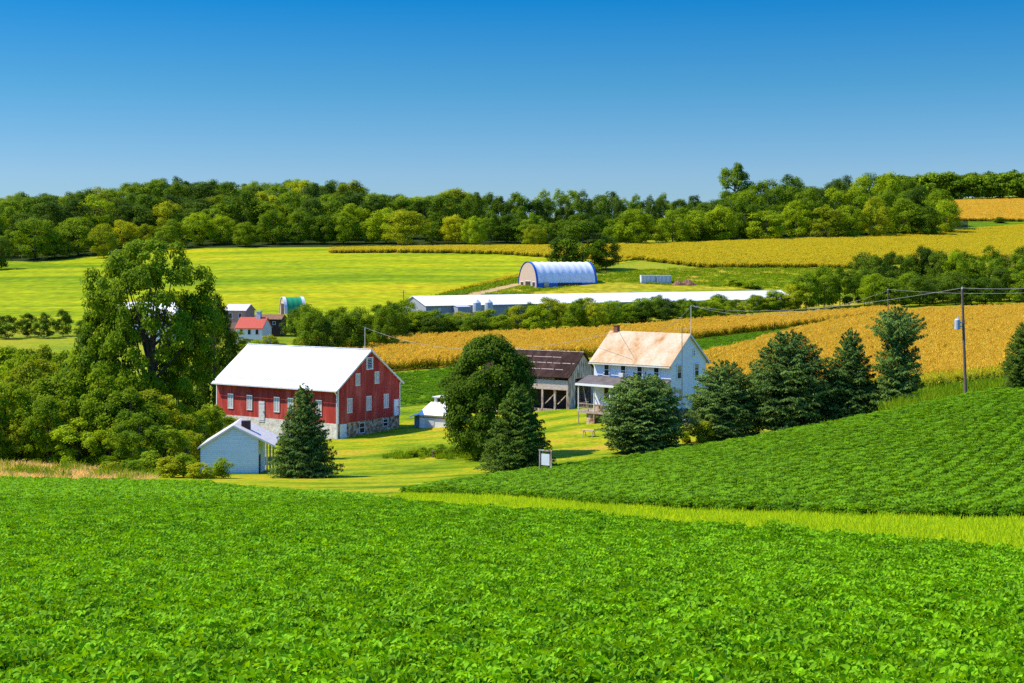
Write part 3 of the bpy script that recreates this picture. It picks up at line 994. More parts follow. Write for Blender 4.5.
corn_a = [corn_mesh("corn_patch", 60 + i, 7, 1.15, 2.3, 0.15, 0.85) for i in range(5)]
corn_b = [corn_mesh("corn_patch", 70 + i, 9, 2.0, 2.2, 0.22, 0.9) for i in range(4)]
corn_g = [corn_mesh("corn_patch", 80 + i, 9, 2.0, 2.0, 0.22, 0.6, ("corn_pale", "corn_mid", "corn_green")) for i in range(4)]
corn_e = [corn_mesh("corn_patch", 85 + i, 7, 1.15, 1.7, 0.15, 0.1, ("corn_pale", "corn_green", "corn_green")) for i in range(3)]
P = band_points(11000, 300, 900, C1N, C1F, 5)
scatter("corn_field", P, corn_a, "narrow band of ripening golden corn behind barn and house roofs", "crop", 0.85, 1.1, 15)
P = band_points(24000, 600, 1330, C2N, C2F, 6, row=(R(12), 0.95, 0.10))
scatter("corn_field", P, corn_a, "large slope of golden ripe corn behind the row of spruces", "crop", 0.85, 1.1, 16)
P = band_points(26000, 330, 1180, C3N, C3F, 7)
scatter("corn_field", P, corn_g, "yellow green corn band below the right-hand woods, beyond the pasture", "crop", 0.95, 1.05, 17)
P = band_points(16000, 935, 1180, C4N, C4F, 8)
scatter("corn_field", P, corn_b, "topmost golden field below the far woods at upper right", "crop", 0.95, 1.05, 18)


P = band_points(2600, 860, 1180, [(860, 193), (1024, 184), (1180, 180)], [(860, 212), (1024, 206), (1180, 203)], 9)
scatter("corn_field", P, corn_e, "green unripe corn edge between weeds and the golden slope", "crop", 0.8, 1.15, 19)
P = band_points(3300, 330, 640, [(330, 234), (700, 237)], [(330, 285), (450, 295), (600, 255), (700, 253)], 31)
scatter("alfalfa_field", P, soy_hill, "dark green low crop between red barn and golden corn", "crop", 0.7, 1.1, 31, rz=0.2)
P = band_points(4200, 640, 842, [(600, 264), (690, 294), (750, 327), (830, 387), (842, 395)], [(600, 318), (700, 368), (830, 400), (842, 404)], 32)
scatter("alfalfa_field", P, soy_hill, "dark green wedge of low crop between both golden cornfields", "crop", 0.7, 1.1, 32, rz=0.2)


def tuft_mesh(name, seed, n, size, h, wid, mat, lean=0.35):
    g = np.random.default_rng(seed)
    b = np.stack([g.uniform(-size / 2, size / 2, n), g.uniform(-size / 2, size / 2, n), np.zeros(n)], 1)
    t = b + np.stack([g.normal(0, lean * h, n), g.normal(0, lean * h, n), h * g.uniform(0.5, 1.1, n)], 1)
    s = unit(np.stack([g.normal(size=n), g.normal(size=n), np.zeros(n)], 1)) * wid
    V = np.stack([b - s, b + s, t + s * .3, t - s * .3], 1).reshape(-1, 3)
    return source(fast_mesh(name, V, n, 4, g.random(n), (mat,)))


tuft_v = [tuft_mesh("tuft", 90 + i, 30, 0.7, 0.20, 0.014, "grass_blade") for i in range(3)]
tuft_l = [tuft_mesh("tuft", 95 + i, 40, 0.9, 0.10, 0.03, "grass_blade") for i in range(3)]
tuft_s = [tuft_mesh("tuft", 100 + i, 40, 0.9, 0.55, 0.025, "straw_blade", 0.6) for i in range(3)]
tuft_w = [tuft_mesh("tuft", 105 + i, 60, 1.0, 0.9, 0.035, "weed_leaf", 0.3) for i in range(3)]
tuft_f = [tuft_mesh("tuft", 110 + i, 40, 2.6, 0.55, 0.10, "weed_leaf", 0.6) for i in range(3)]
GSN = [(398, 67), (512, 54.6), (700, 41), (860, 33.8), (1024, 29.5), (1400, 25.5)]
GSF = [(398, 91), (430, 87.4), (500, 78.4), (600, 63.5), (700, 56.5), (860, 50.5), (1024, 49), (1400, 45.5)]
scatter("tall_grass", band_points(3800, 398, 1370, GSN, GSF, 21), tuft_v, "sunlit yellow green grass of the strip between both soybean fields", "grass", 0.7, 1.4, 21)
scatter("bank_grass", band_points(1100, -140, 150, [(-300, 121), (0, 120.5), (150, 117)], [(-300, 139), (0, 139), (80, 137), (150, 125)], 22), tuft_s + tuft_w,
        "tan dry grass along the bank below the left thicket", "grass", 0.7, 1.3, 22, prob=[.31, .31, .31, .03, .02, .02])
scatter("edge_grass", band_points(2600, 880, 1180, [(880, 133), (1024, 128), (1180, 127)], [(880, 198), (1024, 190), (1180, 186)], 23), tuft_v + tuft_w,
        "green and tan weeds between right soybean slope and corn", "grass", 0.9, 1.6, 23, prob=[.23, .23, .24, .1, .1, .1])
scatter("lawn_weeds", band_points(60, 384, 478, [(384, 161), (430, 154), (478, 150)], [(384, 164), (430, 164), (478, 165)], 24), tuft_w,
        "tall green weeds in the lawn between barn and round tree", "weeds", 0.4, 1.1, 24)
scatter("pasture_weeds", band_points(2600, 386, 900, [(386, 438), (520, 520), (600, 560), (900, 530)], [(386, 439.5), (440, 487), (520, 544), (640, 600), (700, 606), (860, 601), (900, 615)], 25),
        tuft_f, "patchy rough weeds on the pasture around the arched barn", "weeds", 0.6, 1.5, 25)


# ------------------------------------------------------------------ buildings
def fbox(mb, side, a0, a1, d0, d1, z0, z1, m=0):
    """box on a wall: a along the wall, d outwards"""
    if side == 'front':
        mb.box(a0, a1, -d1, -d0, z0, z1, m)
    else:
        mb.box(d0, d1, a0, a1, z0, z1, m)


class Site:
    """a building corner at (px, D) turned by theta: local x along the front, y along the right gable"""
    def __init__(s, px, D, theta, base_y=None):
        s.u0, s.D = (px - 512) / F, D
        s.X0 = s.u0 * D
        s.c, s.s = math.cos(R(theta)), math.sin(R(theta))
        s.z0 = float(ground(s.X0, D)) if base_y is None else ZC - (base_y - YH) / F * D
        s.loc = (s.X0, D, s.z0)
        s.rz = -R(theta)

    def fx(s, px):
        u = (px - 512) / F
        return -(s.X0 - u * s.D) / (s.c + u * s.s)

    def gy(s, px):
        u = (px - 512) / F
        return (u * s.D - s.X0) / (s.s - u * s.c)

    def zl(s, py, x=0.0, y=0.0):
        D = s.D - x * s.s + y * s.c
        return ZC - (py - YH) / F * D - s.z0


def gable_roof(mb, x0, x1, W, ze, zr, over, oend, t, m=0, y0=0.0):
    k = (zr - ze) / (W / 2)
    ya, yb, ym = y0 - over, y0 + W + over, y0 + W / 2
    za = ze - over * k
    mb.slab((x0 - oend, ya, za + t), (x1 + oend, ya, za + t), (x1 + oend, ym, zr + t), (x0 - oend, ym, zr + t), t, m)
    mb.slab((x1 + oend, yb, za + t), (x0 - oend, yb, za + t), (x0 - oend, ym + 0.002, zr + t), (x1 + oend, ym + 0.002, zr + t), t, m)


# ---- red bank barn
def red_barn():
    s = Site(338, 195, 34, 443)
    L_, W = -s.fx(216.5), s.gy(400)
    ze, zr, zs = 7.55, 12.35, 2.6
    t = thing("red_barn", s.loc, "big red barn with white metal roof and stone basement", "barn", s.rz)
    mb = MB()
    mb.box(-L_ + 0.06, -0.06, 0.06, W - 0.06, -4, zs)
    mb.build("stone_foundation", "barn_stone", t)
    mb = MB()
    mb.box(-L_ + 0.05, -0.05, -0.03, 0.055, -4, zs - 0.01)
    mb.build("foundation_front", "whitewashed_stone", t)
    mb = MB()
    mb.prism_x([(0, zs), (W, zs), (W, ze), (W / 2, zr), (0, ze)], -L_, 0)
    mb.build("board_wall", "red_board", t)
    mb = MB()
    gable_roof(mb, -L_, 0, W, ze, zr, 0.66, 0.35, 0.14)
    rf = mb.build("roof", "white_metal_roof", t)
    k = (zr - ze) / (W / 2)
    n = int(L_ / 0.52)
    first = None
    for i in range(n):
        x, y = -L_ + 0.3 + i * 0.52, 0.25
        z = ze + y * k + 0.13
        if first is None:
            mb = MB()
            mb.hexa([(0, 0, 0), (0.07, 0, 0), (0.07, 0.8, 0.8 * k), (0, 0.8, 0.8 * k), (0, 0, 0.10), (0.07, 0, 0.10), (0.07, 0.8, 0.8 * k + 0.08), (0, 0.8, 0.8 * k + 0.08)])
            sg_ = first = mb.build("snow_guard", "pale_metal", rf)
        else:
            sg_ = first.copy()
            COL.objects.link(sg_)
            sg_.parent = rf
        sg_.location = (x, y, z)
    mb = MB()
    mb.box(-L_ - 0.3, 0.33, W / 2 - 0.18, W / 2 + 0.18, zr + 0.12, zr + 0.2)
    mb.build("ridge_cap", "white_metal_roof", rf)
    mb = MB()
    mb.box(-L_ - 0.35, 0.35, -0.80, -0.665, ze - 0.52, ze - 0.38)
    mb.build("gutter", "white_paint", t)
    mb = MB()
    for q in ((0, 0.35), (W, W + 0.35)):
        pass
    mb.slab((0.36, -0.5, ze - 0.5 * k - 0.10), (0.36, W / 2, zr - 0.12), (0.36, W / 2, zr + 0.10), (0.36, -0.5, ze - 0.5 * k + 0.12), 0.05)
    mb.slab((0.36, W / 2, zr - 0.12), (0.36, W + 0.5, ze - 0.5 * k - 0.10), (0.36, W + 0.5, ze - 0.5 * k + 0.12), (0.36, W / 2, zr + 0.10), 0.05)
    mb.build("verge_board", "white_paint", t)
    for x0, x1, y0, y1 in ((-0.14, 0.03, -0.03, 0.14), (-0.14, 0.03, W - 0.14, W + 0.03), (-L_ - 0.03, -L_ + 0.14, -0.03, 0.14)):
        mb = MB()
        mb.box(x0, x1, y0, y1, zs, ze - 0.15)
        mb.build("corner_board", "white_paint", t)
    mb = MB()
    mb.path([(-0.15, -0.62, ze - 0.45), (-0.1, -0.14, ze - 1.0), (-0.1, -0.14, 0.1)], [0.075, 0.075, 0.075], 8)
    mb.build("downspout", "white_paint", t)

    def louvre_window(side, a, z0, z1, w, name="window"):
        mb = MB()
        fbox(mb, side, a - w / 2 - 0.08, a + w / 2 + 0.08, 0.01, 0.10, z0 - 0.10, z0)
        fbox(mb, side, a - w / 2 - 0.08, a + w / 2 + 0.08, 0.01, 0.10, z1, z1 + 0.10)
        for q in (-1, 0, 1):
            fbox(mb, side, a + q * w / 2 - 0.05, a + q * w / 2 + 0.05, 0.01, 0.09, z0, z1)
        fr = mb.build(name, "white_paint", t)
        mb = MB()
        n = int((z1 - z0) / 0.16)
        for i in range(n):
            z = z0 + (i + 0.1) * (z1 - z0) / n
            fbox(mb, side, a - w / 2 + 0.05, a + w / 2 - 0.05, 0.012, 0.065, z, z + 0.115)
        mb.build("louvre_shutter", "old_white_paint", fr)
    for px in (230.9, 249.8, 277.0, 291.0, 319.0):
        louvre_window('front', s.fx(px), 3.65, 5.6, 0.95)
    for px in (349.4, 368.6, 385.8):
        louvre_window('gable', s.gy(px), 4.0, 5.85, 0.95)
    for px in (357.5, 376.6):
        louvre_window('gable', s.gy(px), 7.65, 9.2, 0.85)
    # attic louvre
    mb = MB()
    a = W / 2 - 0.15
    for q in (-0.62, 0.62):
        fbox(mb, 'gable', a + q - 0.09, a + q + 0.09, 0.01, 0.14, 9.8, 11.25)
    fbox(mb, 'gable', a - 0.75, a + 0.75, 0.01, 0.16, 9.66, 9.8)
    fbox(mb, 'gable', a - 0.75, a + 0.75, 0.01, 0.16, 11.25, 11.4)
    fr = mb.build("attic_vent", "white_paint", t)
    mb = MB()
    fbox(mb, 'gable', a - 0.53, a + 0.53, 0.008, 0.02, 9.8, 11.25, 1)
    for i in range(6):
        fbox(mb, 'gable', a - 0.53, a + 0.53, 0.03, 0.10, 9.86 + i * 0.235, 9.96 + i * 0.235, 0)
    mb.build("vent_slats", ["grey_metal", "dark_void"], fr)

    def plank_door(side, a0, a1, z0, z1, mat="old_white_paint"):
        mb = MB()
        fbox(mb, side, a0, a1, 0.01, 0.09, z0, z1)
        for z in (z0 + 0.25, z1 - 0.35):
            fbox(mb, side, a0 + 0.08, a1 - 0.08, 0.09, 0.12, z, z + 0.14)
        d = mb.build("door", mat, t)
        mb = MB()
        fbox(mb, side, a1 - 0.2, a1 - 0.12, 0.12, 0.18, (z0 + z1) / 2 - 0.15, (z0 + z1) / 2 + 0.15)
        mb.build("handle", "grey_metal", d)
    a = s.fx(262)
    plank_door('front', a - 0.55, a + 0.55, 2.0, 4.95)
    plank_door('gable', s.gy(393.6), s.gy(398.2), 2.65, 5.0, "white_paint")
    plank_door('gable', 0.35, s.gy(346.2), 0.05, 2.5, "white_paint")
    for px, z0, z1 in ((362, 0.9, 2.3), (385.5, 1.35, 2.35)):
        a = s.gy(px)
        mb = MB()
        w = 0.55
        for q in (-w, w):
            fbox(mb, 'gable', a + q - 0.06, a + q + 0.06, -0.05, 0.04, z0, z1)
        for z in (z0 - 0.06, (z0 + z1) / 2 - 0.03, z1 - 0.06):
            fbox(mb, 'gable', a - w - 0.08, a + w + 0.08, -0.05, 0.05, z, z + 0.10)
        fr = mb.build("basement_window", "old_white_paint", t)
        mb = MB()
        fbox(mb, 'gable', a - w + 0.06, a + w - 0.06, -0.055, -0.03, z0, z1 - 0.06)
        mb.build("pane", "window_glass", fr)


red_barn()


# ---- farmhouse
def farmhouse():
    s = Site(671, 172, 41, 413)
    L_, W = -s.fx(594), s.gy(706)
    ze, zr = 6.1, 9.35
    t = thing("farmhouse", s.loc, "two-storey white clapboard farmhouse with pale shingle roof and porch", "house", s.rz)
    mb = MB()
    mb.box(-L_ + 0.05, -0.05, 0.05, W - 0.05, -4.5, 0.2)
    mb.build("stone_foundation", "barn_stone", t)
    mb = MB()
    mb.prism_x([(0, 0.2), (W, 0.2), (W, ze), (W / 2, zr), (0, ze)], -L_, 0)
    mb.build("clapboard_wall", "white_clapboard", t)
    mb = MB()
    gable_roof(mb, -L_, 0, W, ze, zr, 0.66, 0.32, 0.12)
    rf = mb.build("roof", "house_roof", t)
    k = (zr - ze) / (W / 2)
    mb = MB()
    mb.slab((0.33, -0.48, ze - 0.48 * k - 0.14), (0.33, W / 2, zr - 0.14), (0.33, W / 2, zr + 0.06), (0.33, -0.48, ze - 0.48 * k + 0.06), 0.05)
    mb.slab((0.33, W / 2, zr - 0.14), (0.33, W + 0.48, ze - 0.48 * k - 0.14), (0.33, W + 0.48, ze - 0.48 * k + 0.06), (0.33, W / 2, zr + 0.06), 0.05)
    mb.build("verge_board", "white_paint", t)
    mb = MB()
    mb.box(-L_ - 0.3, 0.3, -0.78, -0.665, ze - 0.66, ze - 0.52)
    mb.build("gutter", "old_white_paint", t)
    mb = MB()
    x = -L_ + 0.7
    mb.box(x - 0.30, x + 0.30, W / 2 - 0.28, W / 2 + 0.28, zr - 1.2, zr + 0.72)
    mb.box(x - 0.35, x + 0.35, W / 2 - 0.33, W / 2 + 0.33, zr + 0.72, zr + 0.84)
    mb.build("chimney", "brick_red", rf)

    def sash(side, a, z0, z1, w, blind=None):
        mb = MB()
        for q in (-1, 1):
            fbox(mb, side, a + q * w / 2 - 0.07, a + q * w / 2 + 0.07, 0.01, 0.11, z0, z1)
        fbox(mb, side, a - w / 2 - 0.12, a + w / 2 + 0.12, 0.01, 0.15, z0 - 0.09, z0)
        fbox(mb, side, a - w / 2 - 0.12, a + w / 2 + 0.12, 0.01, 0.13, z1, z1 + 0.10)
        fbox(mb, side, a - w / 2 + 0.07, a + w / 2 - 0.07, 0.02, 0.07, (z0 + z1) / 2 - 0.035, (z0 + z1) / 2 + 0.035)
        fr = mb.build("window", "white_paint", t)
        mb = MB()
        fbox(mb, side, a - w / 2 + 0.07, a + w / 2 - 0.07, 0.008, 0.03, z0, z1)
        mb.build("pane", "window_glass", fr)
        if blind:
            mb = MB()
            fbox(mb, side, a - w / 2 + 0.08, a + w / 2 - 0.08, 0.032, 0.04, z1 - (z1 - z0) * blind, z1)
            mb.build("blind", "blind_tan", fr)
    for i, px in enumerate((607, 623.6, 640, 656.8)):
        sash('front', s.fx(px), 4.05, 5.45, 0.82, (None, None, None, None)[i])
    sash('gable', s.gy(678.8), 4.1, 5.65, 0.95, 0.4)
    sash('gable', s.gy(696.2), 4.1, 5.65, 0.95, 0.35)
    sash('gable', s.gy(680), 1.35, 2.75, 0.9, 0.95)
    sash('gable', s.gy(696.6), 1.35, 2.75, 0.9, 0.7)
    sash('gable', s.gy(693.6), 6.75, 7.35, 0.42)
    for a in (s.fx(607), s.fx(640), s.fx(657)):
        sash('front', a, 0.9, 2.5, 0.9)
    # door and air conditioner box
    mb = MB()
    a = s.fx(623)
    fbox(mb, 'front', a - 0.5, a + 0.5, 0.01, 0.10, -0.35, 2.3)
    d = mb.build("door", "dark_wood", t)
    mb = MB()
    fbox(mb, 'front', a + 0.32, a + 0.40, 0.10, 0.17, 0.8, 0.9)
    mb.build("handle", "grey_metal", d)
    mb = MB()
    a = s.fx(623.6)
    fbox(mb, 'front', a - 0.33, a + 0.33, 0.12, 0.62, 4.05, 4.5)
    mb.build("window_box", "old_white_paint", t)
    # porch
    pd = 2.3
    xl = -L_ - 0.9
    mb = MB()
    mb.slab((xl, -pd - 0.3, 3.08), (0.0, -pd - 0.3, 3.08), (0.0, -0.01, 3.95), (xl, -0.01, 3.95), 0.10)
    pr = mb.build("porch_roof", "porch_roof", t)
    mb = MB()
    mb.box(xl, 0.0, -pd - 0.36, -pd - 0.303, 2.82, 3.10)
    mb.box(xl - 0.06, xl - 0.002, -pd - 0.36, -0.01, 2.82, 3.04)
    mb.build("fascia", "white_paint", pr)
    mb = MB()
    mb.box(xl, 0.0, -pd, -0.035, -0.62, -0.42)
    mb.build("porch_floor", "deck_wood", t)
    np_ = 6
    for i in range(np_):
        x = xl + 0.15 + i * (-0.3 - xl) / (np_ - 1)
        mb = MB()
        mb.box(x - 0.06, x + 0.06, -pd + 0.02, -pd + 0.14, -0.42, 2.9)
        mb.build("porch_post", "old_white_paint", t)
        mb = MB()
        mb.box(x - 0.05, x + 0.05, -pd + 0.03, -pd + 0.13, -3.4, -0.62)
        mb.build("deck_leg", "deck_wood", t)
    mb = MB()
    for z in (0.50, -0.05):
        mb.box(xl, -0.2, -pd + 0.03, -pd + 0.10, z, z + 0.09)
        mb.box(xl, xl + 0.07, -pd + 0.1, -0.05, z, z + 0.09)
    n = 46
    for i in range(n):
        x = xl + 0.15 + i * (-0.4 - xl) / n
        mb.box(x, x + 0.035, -pd + 0.045, -pd + 0.085, -0.05, 0.5)
    mb.build("railing", "deck_wood", t)
    mb = MB()
    mb.box(xl + 1.3, xl + 2.5, -pd + 0.25, -pd + 1.3, -3.6, -0.62)
    mb.build("stone_pier", "barn_stone", t)
    mb = MB()
    x0 = -L_ + 0.4
    mb.hexa([(x0, -pd + 0.5, -0.42), (x0 + 0.12, -pd + 0.5, -0.42), (x0 + 0.12, -pd + 0.6, -0.42), (x0, -pd + 0.6, -0.42),
             (x0 - 0.9, -pd + 0.5, 2.9), (x0 - 0.78, -pd + 0.5, 2.9), (x0 - 0.78, -pd + 0.6, 2.9), (x0 - 0.9, -pd + 0.6, 2.9)])
    mb.build("porch_brace", "deck_wood", t)
    # rear annex
    mb = MB()
    mb.hexa([(-4, W + 0.003, -3), (-0.3, W + 0.003, -3), (-0.3, W + 3.6, -3), (-4, W + 3.6, -3),
             (-4, W + 0.003, 4.6), (-0.3, W + 0.003, 4.6), (-0.3, W + 3.6, 3.4), (-4, W + 3.6, 3.4)])
    an = mb.build("annex", "old_white_paint", t)
    mb = MB()
    mb.slab((-0.1, W + 3.9, 3.42), (-4.2, W + 3.9, 3.42), (-4.2, W + 0.005, 4.75), (-0.1, W + 0.005, 4.75), 0.1)
    mb.build("annex_roof", "house_roof", an)
    return s


HS = farmhouse()

mast = at(682, 413, 171.2)
t = thing("antenna_mast", (mast.x, mast.y, float(ground(mast.x, mast.y))), "thin dark antenna mast rising along the farmhouse gable", "antenna")
mb = MB()
mb.tube((0, 0, -0.3), (0, 0, 11.6), 0.055, 0.035, 6)
mb.build("mast", "pole_wood", t)
mb = MB()
mb.tube((-0.9, 0.1, 11.3), (0.9, -0.1, 11.3), 0.02, n=5)
for i in range(6):
    x = -0.8 + i * 0.32
    mb.tube((x, -0.35 + 0.03 * i, 11.3), (x, 0.35 - 0.03 * i, 11.3), 0.012, n=4)
mb.build("aerial", "grey_metal", t)


# ---- weathered old barn
def old_barn():
    s = Site(569, 203, 33, 407)
    L_, W = 15.0, s.gy(596)
    ze, zr = 4.4, 7.5
    t = thing("weathered_barn", s.loc, "weathered grey barn with dark sagging roof and open bays", "barn", s.rz)
    k = (zr - ze) / (W / 2)
    mb = MB()
    gable_roof(mb, -L_, 0, W, ze, zr, 0.45, 0.25, 0.14)
    # sag of the ridge, real geometry
    rf = mb.build("roof", "old_slate", t)
    mb = MB()
    mb.box(-L_ - 0.2, 0.22, W / 2 - 0.14, W / 2 + 0.14, zr + 0.11, zr + 0.19)
    mb.build("ridge_board", "weathered_board", rf)
    g_ = random.Random(3)
    for f_, x0, x1 in ((0.47, -L_ - 0.1, -0.2), (0.72, -L_ + 5, -3.0), (0.2, -8.5, -1.5)):
        y = W / 2 * f_
        z = ze + y * k + 0.155
        mb = MB()
        x = x0
        while x < x1:
            l = g_.uniform(0.8, 2.2)
            dz = g_.uniform(-0.01, 0.02)
            mb.hexa([(x, y, z - 0.05), (min(x + l, x1), y, z - 0.05), (min(x + l, x1), y + 0.10, z + 0.10 * k - 0.05), (x, y + 0.10, z + 0.10 * k - 0.05),
                     (x, y, z + dz), (min(x + l, x1), y, z + dz), (min(x + l, x1), y + 0.10, z + 0.10 * k + dz), (x, y + 0.10, z + 0.10 * k + dz)])
            x += l + g_.uniform(0.0, 0.3)
        mb.build("roof_seam", "seam_board", rf)
    mb = MB()
    a0, a1, zt = s.gy(575.4), s.gy(591.5), 3.9
    th = 0.14
    mb.box(-th, 0, 0, a0, -1.5, ze)
    mb.box(-th, 0, a1, W, -1.5, ze)
    mb.box(-th, 0, a0, a1, zt, ze)
    mb.prism_x([(0, ze), (W, ze), (W / 2, zr)], -th, 0)
    mb.build("gable_wall", "weathered_board", t)
    mb = MB()
    mb.box(-L_, -L_ + th, 0, W, -1.5, ze)
    mb.prism_x([(0, ze), (W, ze), (W / 2, zr)], -L_, -L_ + th)
    mb.box(-L_ + th, -th, W - th, W, -1.5, ze)
    mb.build("rear_wall", "weathered_board", t)
    mb = MB()
    mb.box(-L_, -th - 0.01, -0.06, 0.04, 2.35, 3.75)
    mb.build("plank_band", "pink_plank", t)
    mb = MB()
    mb.box(-L_, -th - 0.01, -0.05, 0.05, ze - 0.22, ze)
    mb.box(-L_, -th - 0.01, -0.05, 0.05, -1.4, -0.45)
    mb.build("sill_beam", "weathered_board", t)
    mb = MB()
    mb.box(-5.5, -2.6, 0.3, 0.36, 3.75, ze - 0.24)
    mb.build("loose_board", "weathered_board", t)
    n = 7
    for i in range(n):
        x = -0.3 - i * 2.1
        mb = MB()
        mb.box(x - 0.13, x + 0.13, -0.04, 0.2, -0.45, 2.35)
        p = mb.build("post", "weathered_board", t)
    for i in (0, 1, 3):
        x = -0.3 - i * 2.1
        mb = MB()
        mb.hexa([(x - 1.7, 0.02, 0.3), (x - 1.5, 0.02, 0.3), (x - 1.5, 0.12, 0.3), (x - 1.7, 0.12, 0.3), (x - 0.35, 0.02, 1.6), (x - 0.15, 0.02, 1.6), (x - 0.15, 0.12, 1.6), (x - 0.35, 0.12, 1.6)])
        mb.build("brace", "weathered_board", t)
    mb = MB()
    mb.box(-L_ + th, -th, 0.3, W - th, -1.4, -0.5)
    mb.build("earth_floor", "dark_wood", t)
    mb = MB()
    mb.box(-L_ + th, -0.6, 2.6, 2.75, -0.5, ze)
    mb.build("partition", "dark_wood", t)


old_barn()


# ---- small white shed between barn and round tree
def white_shed():
    s = Site(452, 201, 30, 433.5)
    t = thing("white_shed", s.loc, "low white metal shed with shade-tinted lean-to right of red barn", "shed", s.rz)
    L_ = -s.fx(419.5)
    mb = MB()
    mb.box(-L_, 0, 0, 4.4, -2, 2.35)
    mb.prism_x([(0, 2.35), (4.4, 2.35), (3.4, 3.75)], -L_, 0)
    mb.build("wall", "white_paint", t)
    mb = MB()
    mb.slab((-L_ - 0.25, -0.3, 2.42), (0.25, -0.3, 2.42), (0.25, 3.4, 3.92), (-L_ - 0.25, 3.4, 3.92), 0.08)
    mb.slab((0.25, 4.7, 2.3), (-L_ - 0.25, 4.7, 2.3), (-L_ - 0.25, 3.403, 3.92), (0.25, 3.403, 3.92), 0.08)
    mb.build("roof", "white_metal_roof", t)
    mb = MB()
    mb.box(-L_ + 0.3, -0.6, 3.43, 5.6, 2.4, 4.6)
    rb = mb.build("clerestory", "old_white_paint", t)
    mb = MB()
    mb.box(-L_ + 0.1, -0.4, 3.2, 5.9, 4.6, 4.72)
    mb.build("clerestory_roof", "white_metal_roof", rb)
    mb = MB()
    mb.box(-L_ + 0.8, -L_ + 1.7, 3.38, 3.428, 4.0, 4.45)
    mb.build("vent", "dark_void", rb)
    mb = MB()
    mb.box(-L_ - 1.7, -L_ - 0.003, 1.2, 4.4, -2, 2.2)
    lt = mb.build("lean_to", "shade_blue_panel", t)
    mb = MB()
    mb.slab((-L_ - 2.0, 0.2, 1.95), (-L_ - 0.26, 0.2, 2.35), (-L_ - 0.26, 4.6, 3.1), (-L_ - 2.0, 4.6, 2.5), 0.08)
    mb.build("lean_to_roof", "white_metal_roof", lt)
    mb = MB()
    mb.box(-L_ + 1.0, -L_ + 2.5, -0.05, -0.005, -0.3, 2.0)
    d = mb.build("door", "old_white_paint", t)
    mb = MB()
    mb.box(-L_ + 2.25, -L_ + 2.33, -0.1, -0.05, 0.8, 1.05)
    mb.build("handle", "grey_metal", d)
    mb = MB()
    mb.box(-L_ - 0.05, 0.1, -0.02, -0.002, 1.98, 2.12)
    mb.build("rusty_flashing", "brick_red", t)


white_shed()


# ---- small pale shed in front of the red barn
def gable_shed():
    s = Site(200.5, 139, -4, 477)
    t = thing("gable_shed", s.loc, "small pale blue clapboard shed in front of red barn", "shed", s.rz)
    k = F / 139
    xw, xo, xa = 5.6, 7.2, 3.2
    zl_, zr_, za = 2.95, 2.95, 4.95
    dp = 6.5
    sl = (za - zr_) / (xo - xa)
    zw = za - (xw - xa) * sl
    mb = MB()
    n0 = [(0, 0, -2), (xw, 0, -2), (xw, 0, zw), (xa, 0, za), (0, 0, zl_)]
    n1 = [(x, dp, z) for x, y, z in n0]
    kk = len(mb.v)
    mb.v += n0 + n1
    mb.f.append((0, 1, 2, 3, 4))
    mb.f.append((9, 8, 7, 6, 5))
    mb.m += [0, 0]
    for i in range(5):
        j = (i + 1) % 5
        mb.f.append((i, i + 5, j + 5, j))
        mb.m.append(0)
    mb.build("clapboard_wall", "shed_clapboard", t)
    mb = MB()
    ll = (za - zl_) / xa
    o = 0.22
    mb.slab((-0.25, -o, zl_ - 0.25 * ll + 0.1), (xa, -o, za + 0.1), (xa, dp + o, za + 0.1), (-0.25, dp + o, zl_ - 0.25 * ll + 0.1), 0.09)
    mb.slab((xa + 0.002, -o, za + 0.1), (xo, -o, zr_ + 0.1), (xo, dp + o, zr_ + 0.1), (xa + 0.002, dp + o, za + 0.1), 0.09)
    rf = mb.build("roof", "shed_roof", t)
    mb = MB()
    mb.slab((-0.27, -o - 0.03, zl_ - 0.27 * ll - 0.06), (xa, -o - 0.03, za - 0.06), (xa, -o - 0.03, za + 0.12), (-0.27, -o - 0.03, zl_ - 0.27 * ll + 0.12), 0.03)
    mb.slab((xa, -o - 0.03, za - 0.06), (xo + 0.03, -o - 0.03, zr_ - 0.08), (xo + 0.03, -o - 0.03, zr_ + 0.10), (xa, -o - 0.03, za + 0.12), 0.03)
    mb.build("verge_board", "white_paint", rf)
    mb = MB()
    mb.box(3.75, 4.6, 1.6, 2.4, 4.0, 5.25)
    mb.build("chimney", "dark_wood", rf)
    for y in (0.15, 3.2, dp - 0.15):
        mb = MB()
        mb.box(xo - 0.85, xo - 0.70, y - 0.07, y + 0.07, -2, zr_ + 0.3)
        mb.build("porch_post", "weathered_board", t)
    mb = MB()
    mb.box(xw + 0.002, xw + 0.06, 0.5, 1.5, -0.2, 2.0)
    d = mb.build("door", "dark_wood", t)
    mb = MB()
    mb.box(xw + 0.06, xw + 0.12, 1.32, 1.4, 0.85, 0.95)
    mb.build("handle", "grey_metal", d)


gable_shed()


